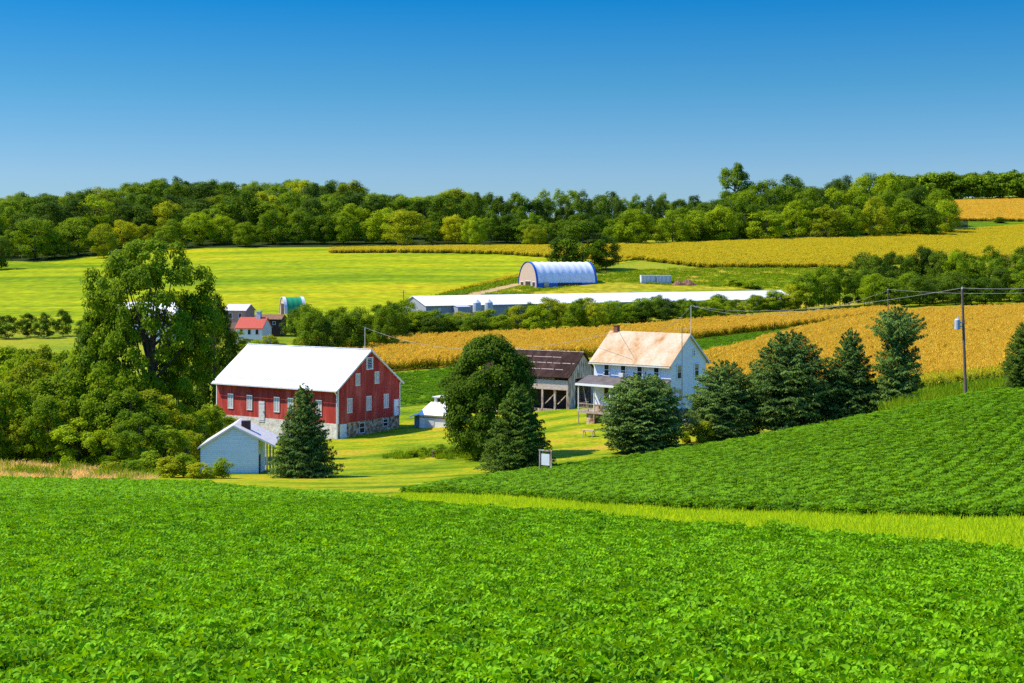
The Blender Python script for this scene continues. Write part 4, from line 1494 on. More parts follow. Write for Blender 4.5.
# ---- arched barn
def arch_building(name, px, D, theta, base_y, W, H, L_, label, end_mat, skin_mat, band_mat, skirt):
    s = Site(px, D, theta, base_y)
    t = thing(name, s.loc, label, "arched barn", R(theta))
    n = 18
    prof = []
    for i in range(n + 1):
        a = math.pi * i / n
        prof.append((W / 2 - W / 2 * math.cos(a), H * math.sin(a) ** 0.85))
    th = 0.12

    def arch(x0, x1, k, mat, nm, grow=0.0, i0=0, i1=n):
        mb = MB()
        for i in range(i0, i1):
            (y0, z0), (y1, z1) = prof[i], prof[i + 1]
            cy = W / 2
            g = 1 + grow
            q = [(x0, cy + (y0 - cy) * g, z0 * g), (x1, cy + (y0 - cy) * g, z0 * g), (x1, cy + (y1 - cy) * g, z1 * g), (x0, cy + (y1 - cy) * g, z1 * g)]
            mb.slab(q[0], q[1], q[2], q[3], th)
        return mb.build(nm, mat, t)
    # cover pulled over ribs, sagging a little between them
    nb = max(3, int((L_ - 1.8) / 2.7))
    mb = MB()
    xs = [0.9 + (L_ - 1.8) * i / (nb * 4) for i in range(nb * 4 + 1)]
    for i, x in enumerate(xs):
        g_ = 1 - 0.022 * math.sin(math.pi * (i % 4) / 4)
        for y, z in prof:
            mb.v.append((x, W / 2 + (y - W / 2) * g_, z * g_))
    for i in range(len(xs) - 1):
        for j in range(n):
            a = i * (n + 1) + j
            mb.f.append((a, a + n + 1, a + n + 2, a + 1))
            mb.m.append(0)
    mb.build("fabric_cover", skin_mat, t, smooth=True)
    arch(0, 0.9, 0, band_mat, "edge_band", 0.012)
    arch(L_ - 0.9, L_, 0, band_mat, "edge_band", 0.012)
    mb = MB()
    if skirt:
        mb.box(0.9, L_ - 0.9, -0.30, -0.14, -2, 2.0)
        mb.build("side_skirt", band_mat, t)
    mb = MB()
    pts = [(0.25, y * 0.985 + W * 0.0075, z * 0.985) for y, z in prof]
    pts2 = [(0.45, y, z) for x, y, z in pts]
    k = len(pts)
    mb.v += pts + pts2
    mb.f.append(tuple(range(k)))
    mb.f.append(tuple(range(2 * k - 1, k - 1, -1)))
    mb.m += [0, 0]
    ew = mb.build("end_wall", end_mat, t)
    mb = MB()
    mb.v += [(L_ - 0.45, y, z) for x, y, z in pts] + [(L_ - 0.25, y, z) for x, y, z in pts]
    mb.f.append(tuple(range(k)))
    mb.f.append(tuple(range(2 * k - 1, k - 1, -1)))
    mb.m += [0, 0]
    mb.build("end_wall", end_mat, t)
    return t, ew


t, ew = arch_building("arched_barn", 536.5, 540, 31, 288.5, 13.5, 10.2, 28.0,
                      "white fabric arched barn with blue edges on the far pasture", "hoop_end", "hoop_fabric", "blue_trim", True)
for y0, y1, z0, z1 in ((1.2, 3.4, 0.2, 2.6), (4.4, 8.6, 0.0, 2.9), (9.6, 12.0, 0.2, 2.6)):
    mb = MB()
    mb.box(0.17, 0.248, y0, y1, z0, z1, 0)
    mb.box(0.12, 0.168, y0 + 0.2, y1 - 0.2, z0 + 0.5, z1 - 0.2, 1)
    mb.build("opening", ["white_paint", "dark_wood"], ew)
for x in (3.2,):
    mb = MB()
    mb.box(x, x + 2.2, -0.42, -0.31, -0.2, 2.3)
    mb.build("side_door", "hoop_end", t)
mb = MB()
mb.box(9.5, 20.5, -0.36, -0.31, 1.2, 2.05)
mb.build("side_vent", "dark_wood", t)

t, ew = arch_building("arched_shed", 284.5, 425, 22, 314, 7.2, 5.0, 6.5, "green-covered arched shed with pale open end on the far farm", "hoop_end", "green_fabric", "pale_concrete", False)
mb = MB()
mb.box(0.15, 0.248, 1.6, 5.4, -0.5, 3.0)
mb.build("opening", "dark_wood", ew)


# ---- long poultry house
def poultry_house():
    p0, p1 = at(426, 319, 418), at(795, 305, 500)
    v = Vector((p1.x - p0.x, p1.y - p0.y, 0))
    L_ = v.length
    ang = math.atan2(v.y, v.x)
    t = thing("poultry_house", (p0.x, p0.y, p0.z + 1.2), "very long low poultry house with white roof behind the hedgerow", "farm building", ang)
    W, ze, zr = 15.0, 2.7, 5.3
    mb = MB()
    mb.prism_x([(0, -5), (W, -5), (W, ze), (W / 2, zr), (0, ze)], 0, L_)
    mb.build("wall", "grey_wall", t)
    mb = MB()
    gable_roof(mb, 0, L_, W, ze, zr, 0.5, 0.4, 0.15)
    rf = mb.build("roof", "poultry_roof", t)
    first = None
    for i in range(24):
        if first is None:
            mb = MB()
            mb.box(0, 1.0, -0.12, -0.005, 0.8, 2.0)
            sf = first = mb.build("side_fan", "pale_concrete", t)
        else:
            sf = first.copy()
            COL.objects.link(sf)
            sf.parent = t
        sf.location = (4 + i * (L_ - 8) / 23, 0, 0)
    mb = MB()
    mb.box(9, 13.2, -3.2, -0.005, -4, 2.3)
    an = mb.build("feed_room", "grey_wall", t)
    mb = MB()
    mb.slab((8.8, -3.4, 2.3), (13.4, -3.4, 2.3), (13.4, -0.56, 2.75), (8.8, -0.56, 2.75), 0.1)
    mb.build("feed_room_roof", "grey_metal", an)
    mat = Vector((math.cos(ang), math.sin(ang), 0)), Vector((-math.sin(ang), math.cos(ang), 0))
    for i, x in enumerate((16.0, 20.2)):
        q = Vector((p0.x, p0.y, p0.z + 1.2)) + mat[0] * x - mat[1] * 2.6
        b = thing("feed_bin", (q.x, q.y, q.z), ("left" if i == 0 else "right") + " one of two grey feed bins beside the long poultry house", "feed bin", ang, "grey feed bins of the poultry house")
        mb = MB()
        mb.lathe([(0.35, -0.9), (1.25, 0.7), (1.25, 3.4), (0.4, 4.2), (0.3, 4.35)], 16)
        mb.build("hopper", "grey_metal", b)
        for a in range(4):
            c, d = math.cos(a * math.pi / 2 + 0.78), math.sin(a * math.pi / 2 + 0.78)
            mb = MB()
            mb.tube((c * 1.2, d * 1.2, -4), (c * 1.2, d * 1.2, 0.9), 0.07, n=5)
            mb.build("leg", "grey_metal", b)


poultry_house()


# ---- the far farm at left
def small_house(name, px, D, theta, base_y, L_, W, ze, zr, wall, roof, label, wins, chimney=None, cat="house"):
    s = Site(px, D, theta, base_y)
    t = thing(name, s.loc, label, cat, s.rz)
    mb = MB()
    mb.prism_x([(0, -3), (W, -3), (W, ze), (W / 2, zr), (0, ze)], -L_, 0)
    mb.build("wall", wall, t)
    mb = MB()
    gable_roof(mb, -L_, 0, W, ze, zr, 0.4, 0.3, 0.15)
    rf = mb.build("roof", roof, t)
    for side, a, z0, z1, w in wins:
        mb = MB()
        fbox(mb, side, a - w / 2 - 0.1, a + w / 2 + 0.1, 0.01, 0.1, z0 - 0.1, z0)
        fbox(mb, side, a - w / 2 - 0.1, a + w / 2 + 0.1, 0.01, 0.1, z1, z1 + 0.1)
        for q in (-1, 1):
            fbox(mb, side, a + q * w / 2 - 0.05, a + q * w / 2 + 0.05, 0.01, 0.09, z0, z1)
        fr = mb.build("window", "white_paint", t)
        mb = MB()
        fbox(mb, side, a - w / 2 + 0.05, a + w / 2 - 0.05, 0.008, 0.03, z0, z1)
        mb.build("pane", "window_glass", fr)
    if chimney:
        x, ww, h, m = chimney
        mb = MB()
        mb.box(x - ww / 2, x + ww / 2, W / 2 - ww / 2, W / 2 + ww / 2, zr - 0.6, zr + h)
        mb.box(x - ww / 2 - 0.1, x + ww / 2 + 0.1, W / 2 - ww / 2 - 0.1, W / 2 + ww / 2 + 0.1, zr + h, zr + h + 0.2)
        mb.build("chimney", m, rf)
    return t


small_house("cottage", 262, 375, 14, 338, 7.4, 6.2, 2.7, 5.2, "white_paint", "red_roof", "white cottage with red roof far behind the red barn",
            [('front', -5.9, 0.9, 2.2, 0.9), ('front', -3.6, 0.9, 2.2, 0.9), ('front', -1.4, 0.9, 2.2, 0.9)], (-2.2, 1.1, 1.6, "pale_concrete"))
small_house("brick_house", 245.5, 392, 14, 330, 6.2, 6.0, 5.4, 6.9, "pink_brick", "shed_roof", "pink brick house partly behind the dark tree, beside white cottage",
            [('front', -1.6, 3.2, 4.6, 0.9), ('front', -4.4, 3.2, 4.6, 0.9)])
small_house("farm_shed", 281, 400, 8, 327, 8.0, 5.0, 2.2, 3.3, "dark_wood", "brown_heap", "low dark shed below the green-covered arched shed",
            [('front', -2.0, 0.7, 1.5, 0.8)], cat="shed")
small_house("dairy_barn", 172, 390, 6, 331, 16.5, 9.0, 3.0, 7.6, "white_paint", "poultry_roof", "white barn with pale roof glimpsed through the tall left tree",
            [('front', -3.0, 0.9, 2.0, 0.9), ('front', -8.0, 0.9, 2.0, 0.9), ('front', -13.0, 0.9, 2.0, 0.9)], cat="barn")

# ---- concrete bunkers and dung heap on the pasture
for i, (px, wd, lab) in enumerate(((648.5, 5.6, "left pale storage tank on the pasture behind the poultry house"), (664, 5.8, "right pale storage tank next to the brown heap"))):
    p = gp(px, 556)
    t = thing("storage_tank", p, lab, "tank", 0.05, "pale tanks on the pasture")
    mb = MB()
    mb.box(-wd / 2, wd / 2, 0, 4, -1.5, 3.1)
    b = mb.build("tank_body", "pale_concrete", t)
    mb = MB()
    mb.box(-wd / 2 - 0.1, wd / 2 + 0.1, -0.1, 4.1, 3.1, 3.3)
    mb.build("lid", "white_paint", t)
    for q in range(4):
        x = -wd / 2 + 0.5 + q * (wd - 1) / 3
        mb = MB()
        mb.box(x - 0.12, x + 0.12, -0.14, -0.003, -1.5, 3.05)
        mb.build("rib", "grey_metal", t)


def heap():
    g = np.random.default_rng(5)
    n, m = 40, 14
    V, fs = [], []
    for i in range(n + 1):
        for j in range(m + 1):
            u, v = i / n * 2 - 1, j / m * 2 - 1
            h = max(0.0, 1 - u * u) ** 0.6 * max(0.0, 1 - v * v) ** 0.6
            V.append((u * 5.2, v * 2.2, 2.2 * h * (0.75 + 0.4 * math.sin(u * 7 + v * 2)) + 0.25 * h * g.normal() - 0.3))
    for i in range(n):
        for j in range(m):
            a = i * (m + 1) + j
            fs.append((a, a + m + 1, a + m + 2, a + 1))
    me = bpy.data.meshes.new("dung_heap")
    me.from_pydata(V, [], fs)
    me.materials.append(MAT["brown_heap"])
    o = bpy.data.objects.new("dung_heap", me)
    COL.objects.link(o)
    o.location = gp(685, 553)
    tag(o, "brown heap beside the pale tanks on the far pasture", "heap")


heap()

# ---- sign frame on the lawn edge
p = gp(545.5, 121)
t = thing("sign", p, "blank white sign hung in wooden frame at field edge", "sign", R(-32))
for x in (-0.56, 0.56):
    mb = MB()
    mb.box(x - 0.05, x + 0.05, -0.05, 0.05, -0.4, 1.95)
    mb.build("post", "weathered_board", t)
mb = MB()
mb.box(-0.66, 0.66, -0.06, 0.06, 1.95, 2.06)
mb.build("top_rail", "weathered_board", t)
mb = MB()
mb.box(-0.40, 0.40, -0.02, 0.02, 0.75, 1.72)
mb.build("board", "white_paint", t)
mb = MB()
for x in (-0.3, 0.3):
    mb.tube((x, 0, 1.72), (x, 0, 1.95), 0.02, n=5)
mb.build("hanger", "grey_metal", t)

# ---- low wall at the gable foot, stump in the weeds
p = gp(697, 166)
t = thing("stone_wall", p, "low pinkish stone wall on the slope below farmhouse gable", "wall", R(-28))
mb = MB()
g_ = random.Random(4)
for row in range(3):
    x = -1.6
    while x < 1.6:
        l = g_.uniform(0.3, 0.55)
        mb.box(x + 0.01, x + l - 0.01, -0.16 + g_.uniform(-.02, .02), 0.16 + g_.uniform(-.02, .02), -0.3 + row * 0.32, -0.3 + row * 0.32 + 0.31)
        x += l
mb.build("stonework", "barn_stone", t)
mb = MB()
mb.box(-1.7, 1.7, -0.2, 0.2, 0.665, 0.73)
mb.build("coping", "pink_plank", t)
p = gp(434, 158)
t = thing("tree_stump", p, "short dark stump among the lawn weeds", "stump")
mb = MB()
mb.lathe([(0.34, -0.1), (0.27, 0.15), (0.25, 0.75), (0.24, 0.78)], 12)
mb.build("stump_wood", "bark", t)
mb = MB()
mb.lathe([(0.235, 0.782), (0.23, 0.80)], 12)
mb.build("cut_face", "deck_wood", t)

# ---- trestle table below the porch
p = gp(589, 163.5)
t = thing("trestle_table", p, "small wooden trestle table on the lawn below farmhouse porch", "table", R(-30))
mb = MB()
mb.box(-0.8, 0.8, -0.4, 0.4, 0.78, 0.84)
mb.build("tabletop", "deck_wood", t)
for x in (-0.6, 0.6):
    for q in (-1, 1):
        mb = MB()
        mb.tube((x, q * 0.45, 0), (x, q * 0.08, 0.78), 0.045, n=5)
        mb.build("leg", "deck_wood", t)


# ---- poles and wires
def pole(px, D, top_y, r, label, lean=0.0, transformer=False, arm=False, name="utility_pole", shaft="pole_wood"):
    p = gp(px, D)
    h = (ZC - (top_y - YH) / F * D) - p.z
    t = thing(name, p, label, "pole")
    mb = MB()
    mb.tube((0, 0, -0.5), (lean, 0, h), r, r * 0.75, 8)
    mb.build("shaft", shaft, t)
    if transformer:
        x = lean * 0.75
        z = h * 0.68
        mb = MB()
        mb.lathe([(0.05, z - 0.5), (0.26, z - 0.48), (0.26, z + 0.38), (0.18, z + 0.48), (0.05, z + 0.5)], 14, cx=x - 0.52)
        tr = mb.build("transformer", "grey_metal", t)
        mb = MB()
        mb.box(x - 0.30, x - 0.1, -0.05, 0.05, z + 0.1, z + 0.2)
        mb.box(x - 0.30, x - 0.1, -0.05, 0.05, z - 0.25, z - 0.15)
        mb.build("bracket", "grey_metal", tr)
        mb = MB()
        mb.tube((x - 0.45, 0, z + 0.45), (x - 0.45, 0, z + 0.8), 0.045, 0.03, 6)
        mb.build("bushing", "old_white_paint", tr)
    if arm:
        mb = MB()
        mb.box(lean - 1.0, lean + 1.0, -0.06, 0.06, h - 0.75, h - 0.62)
        mb.build("crossarm", "pole_wood", t)
    mb = MB()
    mb.tube((lean, 0, h), (lean, 0, h + 0.22), 0.06, 0.04, 6)
    mb.build("insulator", "old_white_paint", t)
    return Vector((p.x + lean, p.y, p.z + h + 0.1))


TA = pole(966, 129.5, 289, 0.15, "tall dark utility pole with grey transformer at right field edge", -0.35, True)
TB = pole(888, 236, 290, 0.11, "middle pole standing in golden corn left of the transformer pole")
TC = pole(691, 300, 306, 0.085, "thin pale pole in corn above the farmhouse roof", 0, arm=False, shaft="old_white_paint")
TD = pole(365, 262, 328, 0.085, "thin pale pole behind the red barn's roof ridge", shaft="old_white_paint")
TE = pole(403.5, 452, 290, 0.14, "thin pole left of the long poultry house", 0, arm=True)


def wire(a, b, sag, label, r=0.035):
    pts = []
    for i in range(25):
        k = i / 24
        p = a.lerp(b, k)
        p.z -= sag * 4 * k * (1 - k)
        pts.append(p)
    mb = MB()
    o0 = pts[0].copy()
    mb.path([q - o0 for q in pts], [r * 0.62] * 25, 5)
    o = mb.build("overhead_wire", "wire_metal", None, o0)
    tag(o, label, "wire")


off = at(1180, 271, 100)
wire(TA, off, 0.5, "wire running from transformer pole out past the picture's right edge", 0.022)
wire(TC, TA, 1.6, "upper wire from transformer pole to pole above farmhouse", 0.03)
wire(at(613, 330, 176), TC, 2.5, "sagging wire between farmhouse chimney and pole in corn", 0.035)
wire(TD, at(612, 333, 176), 3.0, "wire from the barn ridge pole towards the farmhouse", 0.035)
wire(TB, at(1180, 282, 170), 1.0, "lower wire from middle corn pole to the right", 0.03)
wire(TC, TB + Vector((0, 0, -0.2)), 3.0, "lower slack wire between both poles in corn", 0.035)


# ------------------------------------------------------------------ trees
def variants(kind, k, f):
    return [f(i) for i in range(k)]


def broad(name, seed, n, leaf, lobes, base_r=0.022, limbs=7, split=0.35, **kw):
    c, C = crown_mesh(name + "_crown", seed, n, leaf, lobes, **kw)
    return c, trunk_mesh(name + "_trunk", seed, C, base_r, split, limbs)


V_MID = [broad("mid", 200 + i, 15000, 0.027, 75, zc=0.53, rz=0.47, lobe_r=(0.06, 0.12), shell=0.45) for i in range(4)]
V_BUSH = [broad("bush", 220 + i, 12000, 0.030, 60, zc=0.48, rz=0.52, lobe_r=(0.06, 0.13), base_r=0.02, split=0.15, shell=0.5) for i in range(6)]
V_DENSE = [broad("dense", 230, 56000, 0.024, 240, zc=0.49, rz=0.51, lobe_r=(0.07, 0.105), base_r=0.014, split=0.2, shell=0.74, low=8)]
V_FAR = [broad("far", 240 + i, 10000, 0.029, 60, zc=0.50, rz=0.50, lobe_r=(0.07, 0.15), limbs=3, shell=0.5, base_r=0.013) for i in range(8)]
V_TALL = [broad("tall", 260 + i, 8000, 0.029, 52, zc=0.53, rz=0.47, lobe_r=(0.07, 0.14), limbs=4, shell=0.4) for i in range(5)]
V_WEED = [broad("weed", 270 + i, 2600, 0.062, 22, zc=0.42, rz=0.5, lobe_r=(0.11, 0.2), limbs=5, split=0.1, base_r=0.012) for i in range(3)]
ALLV = {'mid': V_MID, 'bush': V_BUSH, 'far': V_FAR, 'dense': V_DENSE, 'tall': V_TALL, 'weed': V_WEED}
tr_rng = random.Random(42)


HN = [(386, 448), (440, 505), (520, 560), (600, 612)]
HF = [(386, 453), (440, 511), (520, 567), (600, 618)]
scatter("track_weeds", band_points(700, 386, 600, HN, HF, 26), tuft_f, "dark weedy line along the dirt track across the meadow", "weeds", 0.9, 2.2, 26)
scatter("track_grass", band_points(900, 440, 640, [(440, 514), (520, 570), (640, 645)], [(440, 517), (520, 580), (640, 668)], 27), [corn_g[0], corn_g[1]], "yellowish unmown strip beside the dirt track on the meadow", "grass", 0.35, 0.6, 27)


def tree(px, D, h, wd, kind, mat, label, name="broadleaf_tree", group=None, cat="tree", dz=0.0, spin=None):
    p = gp(px, D, dz)
    t = thing(name, p, label, cat, tr_rng.uniform(0, 6.28) if spin is None else spin, group)
    t.scale = (wd, wd, h * 1.04)
    c, k = tr_rng.choice(ALLV[kind])
    link(c, "crown", t, mat)
    link(k, "trunk", t)
    return t


# the tall open tree left of the barn, own crown
c, C = crown_mesh("tall_open_crown", 303, 52000, 0.0155, 200, zc=0.60, rz=0.40, lobe_r=(0.034, 0.072), shell=0.42, low=2.6)
tk = trunk_mesh("tall_open_trunk", 300, C, 0.017, 0.26, 34)
t = thing("broadleaf_tree", gp(151, 163), "tallest dark tree with airy branching crown left of red barn", "tree", 0.6)
t.scale = (17.6, 17.6, 25.6)
link(c, "crown", t, "oak_leaf")
link(tk, "trunk", t)
tree(104, 168, 17.5, 9.0, 'mid', "oak_leaf", "leafy dark green tree leaning against the tallest tree's left side")
tree(214, 232, 19.5, 9.0, 'mid', "dark_leaf", "dark narrow tree between the tallest tree and red barn")
tree(178, 176, 11.5, 7.0, 'mid', "oak_leaf", "lower dark tree under the tallest tree's right branches")

# round dark tree and spruces of the farmyard
tree(490, 150, 12.6, 10.2, 'dense', "dark_leaf", "big round dense dark tree between white shed and old barn", spin=1.0)


def cone(p=0.66, base=0.5, skirt=0.06):
    return lambda z: base * min(1, (z + 0.02) / skirt) ** 0.5 * (max(0.0, 1 - z) ** p)


def dome(z):
    return 0.5 * (math.sqrt(max(0, 1 - ((z - 0.34) / 0.66) ** 2)) if z > 0.34 else 0.78 + 0.22 * z / 0.34)


def egg(z):
    return 0.5 * (max(0, 1 - ((z - 0.26) / 0.76) ** 2) ** 0.72 if z > 0.26 else 0.85 + 0.15 * z / 0.26)


def ragged(z):
    b = 0.5 * (1 - z) ** 0.6
    return max(b * (0.86 + 0.10 * math.sin(z * 17)), 0.335 * math.exp(-((z - 0.80) / 0.17) ** 4) * min(1, (1 - z) * 12) ** 0.5 + 0.02)


CON = {
    'cone': [conifer_mesh("cone_crown", 400 + i, cone(), 520, 100, 0.032, 0.0125, droop=0.05, lump=0.14) for i in range(2)],
    'dome': [conifer_mesh("dome_crown", 410 + i, dome, 600, 96, 0.033, 0.0135, lump=0.13, droop=0.03, gap=0.06) for i in range(2)],
    'egg': [conifer_mesh("egg_crown", 420 + i, egg, 580, 96, 0.032, 0.013, lump=0.14, droop=0.04, gap=0.06) for i in range(2)],
    'ragged': [conifer_mesh("ragged_crown", 430, ragged, 520, 100, 0.030, 0.012, lump=0.17, gap=0.1, droop=0.04)],
}


def ctrunk(seed):
    mb = MB()
    mb.path([(0, 0, -0.06), (0, 0, 0.2), (0, 0, 0.9)], [0.03, 0.024, 0.004], 7)
    o = mb.build("conifer_trunk", "bark")
    me = o.data
    bpy.data.objects.remove(o)
    return me


CT = ctrunk(1)


def spruce(px, D, top_y, wpx, kind, i, mat, label, base_y=None, spin=0.0):
    p = gp(px, D)
    if base_y is not None:
        p.z = ZC - (base_y - YH) / F * D
    zt = ZC - (top_y - YH) / F * D
    t = thing("spruce_tree", p, label, "tree", spin)
    wd = wpx / F * D
    t.scale = (wd, wd, zt - p.z)
    link(CON[kind][i], "crown", t, mat)
    link(CT, "trunk", t)


spruce(304, 133, 394, 63, 'cone', 0, "spruce_needle", "cone-shaped blue spruce in front of red barn's corner", spin=0.3)
spruce(518, 129, 392, 72, 'cone', 1, "pine_needle", "dark green pyramid spruce standing left of the blank sign", spin=1.2)
spruce(643, 146, 381, 77, 'dome', 0, "spruce_needle", "round blue spruce hiding the farmhouse porch", spin=0.5)
spruce(724, 149, 369, 70, 'egg', 0, "spruce_needle", "blue spruce just right of farmhouse gable", spin=2.0)
spruce(790, 149, 341, 86, 'egg', 1, "spruce_needle", "largest blue spruce of the row right of farmhouse", spin=4.1)
spruce(851, 149, 338, 66, 'cone', 1, "spruce_needle", "slim blue spruce between the largest and the ragged one", spin=3.0)
spruce(898, 147, 317, 62, 'ragged', 0, "spruce_needle", "tall ragged spruce with heavy top ending the row", spin=1.0)
spruce(1028, 124, 328, 42, 'egg', 0, "pine_needle", "dark conifer cut by the right picture edge beside corn", spin=5.0)

# left thicket
g = random.Random(9)
kinds = [("mid_leaf", "mid green"), ("olive_leaf", "yellow green"), ("mid_leaf", "mid green"), ("olive_leaf", "yellow green"), ("mid_leaf", "mid green")]
TH = [(-60, 172, 9, 9), (-30, 160, 8, 8), (0, 176, 11, 8), (6, 150, 8, 7), (22, 186, 12, 8), (36, 160, 10, 8), (52, 178, 11, 9), (66, 152, 9, 8), (84, 168, 12, 8), (100, 150, 9, 8),
      (118, 156, 8, 8), (132, 148, 7.5, 7), (150, 152, 8, 7), (168, 156, 7, 7), (184, 160, 7, 6), (20, 144, 5.5, 6), (48, 142, 6, 6), (78, 141, 5, 6), (110, 140, 5, 6), (140, 139, 5, 6),
      (165, 140, 4.5, 5), (186, 145, 4.5, 5), (-20, 143, 6, 6), (70, 196, 12, 9), (8, 205, 12, 10), (40, 215, 12, 10), (-40, 200, 12, 10), (100, 220, 10, 10), (205, 172, 6, 5)]
for px, D, h, wd in TH:
    m, w_ = g.choice(kinds)
    if D < 150 and px < 125:
        D += 5
    tree(px, D, h * g.uniform(0.9, 1.1), wd * g.uniform(0.95, 1.2), 'bush', m, "leafy " + w_ + " bush in the tangled thicket left of the tallest tree", "shrub",
         "bushes of the left thicket", "shrub")
for px, D, h, wd, m in ((150, 133, 2.4, 3.2, "weed_leaf"), (168, 130, 2.0, 3.0, "lime_leaf"), (183, 131, 2.3, 3.0, "weed_leaf"), (199, 129, 1.6, 2.6, "lime_leaf"), (222, 130, 2.0, 2.2, "weed_leaf"),
                        (132, 131, 1.8, 2.6, "weed_leaf"), (112, 130, 1.6, 2.6, "lime_leaf"), (212, 131, 1.2, 2.2, "weed_leaf")):
    tree(px, D, h, wd, 'weed', m, "low bright green weed clump before thicket and pale shed", "bush", "weed clumps at the field edge", "bush")
for px, D, h, wd in ((413, 160, 1.0, 2.0), (426, 160, 1.3, 2.2), (440, 158, 1.5, 2.4), (455, 157, 1.3, 2.4), (470, 155, 1.1, 2.0)):
    tree(px, D, h, wd, 'weed', "weed_leaf", "low leafy clump on the lawn left of the round dark tree", "bush", "leafy clumps on the lawn", "bush")
for px, D, h, wd in ((213, 203, 4.6, 5.0), (222, 199, 3.6, 4.5), (233, 196, 2.4, 3.6), (206, 190, 5.0, 5.0)):
    tree(px, D, h, wd, 'bush', "mid_leaf", "green brush crowding the red barn's left basement corner", "shrub", "brush at the barn's left corner", "shrub")
tree(705, 146, 2.6, 2.2, 'weed', "olive_leaf", "yellowish bush between the round spruce and the next spruce", "bush", None, "bush")
tree(687, 150, 2.0, 1.8, 'weed', "lime_leaf", "small lime bush at the farmhouse gable foot", "bush", None, "bush")
tree(750, 178, 3.5, 4.0, 'weed', "lime_leaf", "lime bush behind spruces right of farmhouse", "bush", None, "bush")

# trees behind the barn and far farm
for px, D, h, wd, m in ((240, 285, 7.5, 7, "olive_leaf"), (256, 292, 7.5, 7, "mid_leaf"), (272, 288, 6.5, 7, "mid_leaf"), (290, 292, 6, 7, "olive_leaf"), (306, 288, 5, 6, "mid_leaf"), (322, 284, 6, 7, "mid_leaf"), (226, 270, 7, 7, "oak_leaf")):
    tree(px, D, h, wd, 'bush', m, "yellowish green bush peeking over red barn's white roof", "shrub", "bushes behind the barn roof", "shrub")
for px, D, h, wd in ((6, 396, 6.5, 8), (27, 402, 6.5, 6.5), (44, 398, 7, 7), (63, 404, 7.5, 6.5), (-16, 400, 6, 7), (84, 398, 5, 6)):
    tree(px, D, h, wd, 'far', "dark_leaf", "small dark round tree in the row beyond the left thicket", "broadleaf_tree", "row of small dark round trees")
tree(205, 360, 11, 11, 'far', "dark_leaf", "dark tree beside the far pink brick house")

for px, D, h, wd, m in ((236, 362, 4.6, 6, "mid_leaf"), (247, 364, 2.6, 5, "olive_leaf"), (258, 363, 2.4, 5, "mid_leaf"), (270, 362, 3.6, 6, "olive_leaf")):
    tree(px, D, h, wd, 'far', m, "leafy bush in front of the white cottage with red roof", "shrub", "bushes before the cottage", "shrub")

tree(303, 392, 9.5, 10, 'far', "dark_leaf", "dark tree cutting off the green arched shed's right end")

# middle hedgerow
hg = random.Random(21)
for i in range(15):
    px = 300 + i * 6.6 + hg.uniform(-2, 2)
    D = 345 + hg.uniform(-15, 45)
    tree(px, D, hg.uniform(7.5, 11.5), hg.uniform(8, 11), 'far', hg.choice(["dark_leaf", "oak_leaf", "mid_leaf", "mid_leaf"]),
         "bushy tree in the clump between red barn and poultry house", "broadleaf_tree", "clump behind the barn")
for i in range(54):
    px = 392 + i * 7.5 + hg.uniform(-4, 4)
    Dn = float(np.interp(px, [392, 520, 650, 800], [412, 414, 440, 462]))
    D = Dn + (hg.uniform(-17, 2) if px < 540 else hg.uniform(-6, 18))
    lim = float(np.interp(px, [392, 425, 440, 480, 500, 530, 600, 690, 800], [8.0, 7.0, 5.6, 5.6, 6.4, 7.4, 7.0, 5.4, 5.4]))
    tree(px, D, lim * hg.uniform(0.85, 1.25), hg.uniform(7, 11), 'far', hg.choice(["oak_leaf", "mid_leaf", "mid_leaf", "dark_leaf", "olive_leaf", "weed_leaf"]),
         "bush in the hedgerow between golden corn and poultry house", "shrub", "hedgerow bushes below the poultry house", "shrub")
for px, D, h, wd, m in ((393, 404, 7.6, 8, "mid_leaf"), (401, 402, 7.0, 8, "oak_leaf"), (411, 404, 6.6, 8, "mid_leaf"), (420, 403, 6.0, 8, "dark_leaf"), (430, 404, 5.4, 7, "mid_leaf"), (443, 404, 5.2, 8, "mid_leaf"),
                        (458, 404, 4.8, 8, "oak_leaf"), (473, 404, 5.4, 8, "mid_leaf"), (488, 404, 6.0, 8, "oak_leaf")):
    tree(px, D, h, wd, 'far', m, "leafy bush hiding the wall below the poultry house's left end", "shrub", "bushes before the poultry house's left end", "shrub")
for px, D, h, wd, m in ((806, 472, 12, 13, "oak_leaf"), (824, 476, 14, 13, "mid_leaf"), (840, 480, 13, 12, "oak_leaf"), (795, 470, 9, 9, "olive_leaf")):
    tree(px, D, h, wd, 'far', m, "leafy tree at poultry house's right end", "broadleaf_tree", "trees at the poultry house end")
for i in range(34):
    px = 866 + (i % 17) * 11 + hg.uniform(-4, 4)
    D = (478 if i < 17 else 520) + hg.uniform(-10, 14)
    h = hg.uniform(12, 17) if i >= 17 else hg.uniform(7, 12)
    tree(px, D, h, hg.uniform(10, 14), 'far', hg.choice(["oak_leaf", "oak_leaf", "mid_leaf", "dark_leaf", "dark_leaf", "rust_leaf" if i % 5 == 0 else "oak_leaf"]),
         "leafy tree in the hedge between right corn slope and upper fields", "broadleaf_tree", "right-hand hedge trees")
tree(752, 545, 3.0, 9, 'weed', "weed_leaf", "low green scrub patch on the pasture right of the brown heap", "bush", None, "bush")
tree(735, 552, 2.6, 9, 'weed', "mid_leaf", "low dark scrub patch next to the brown heap", "bush", None, "bush")

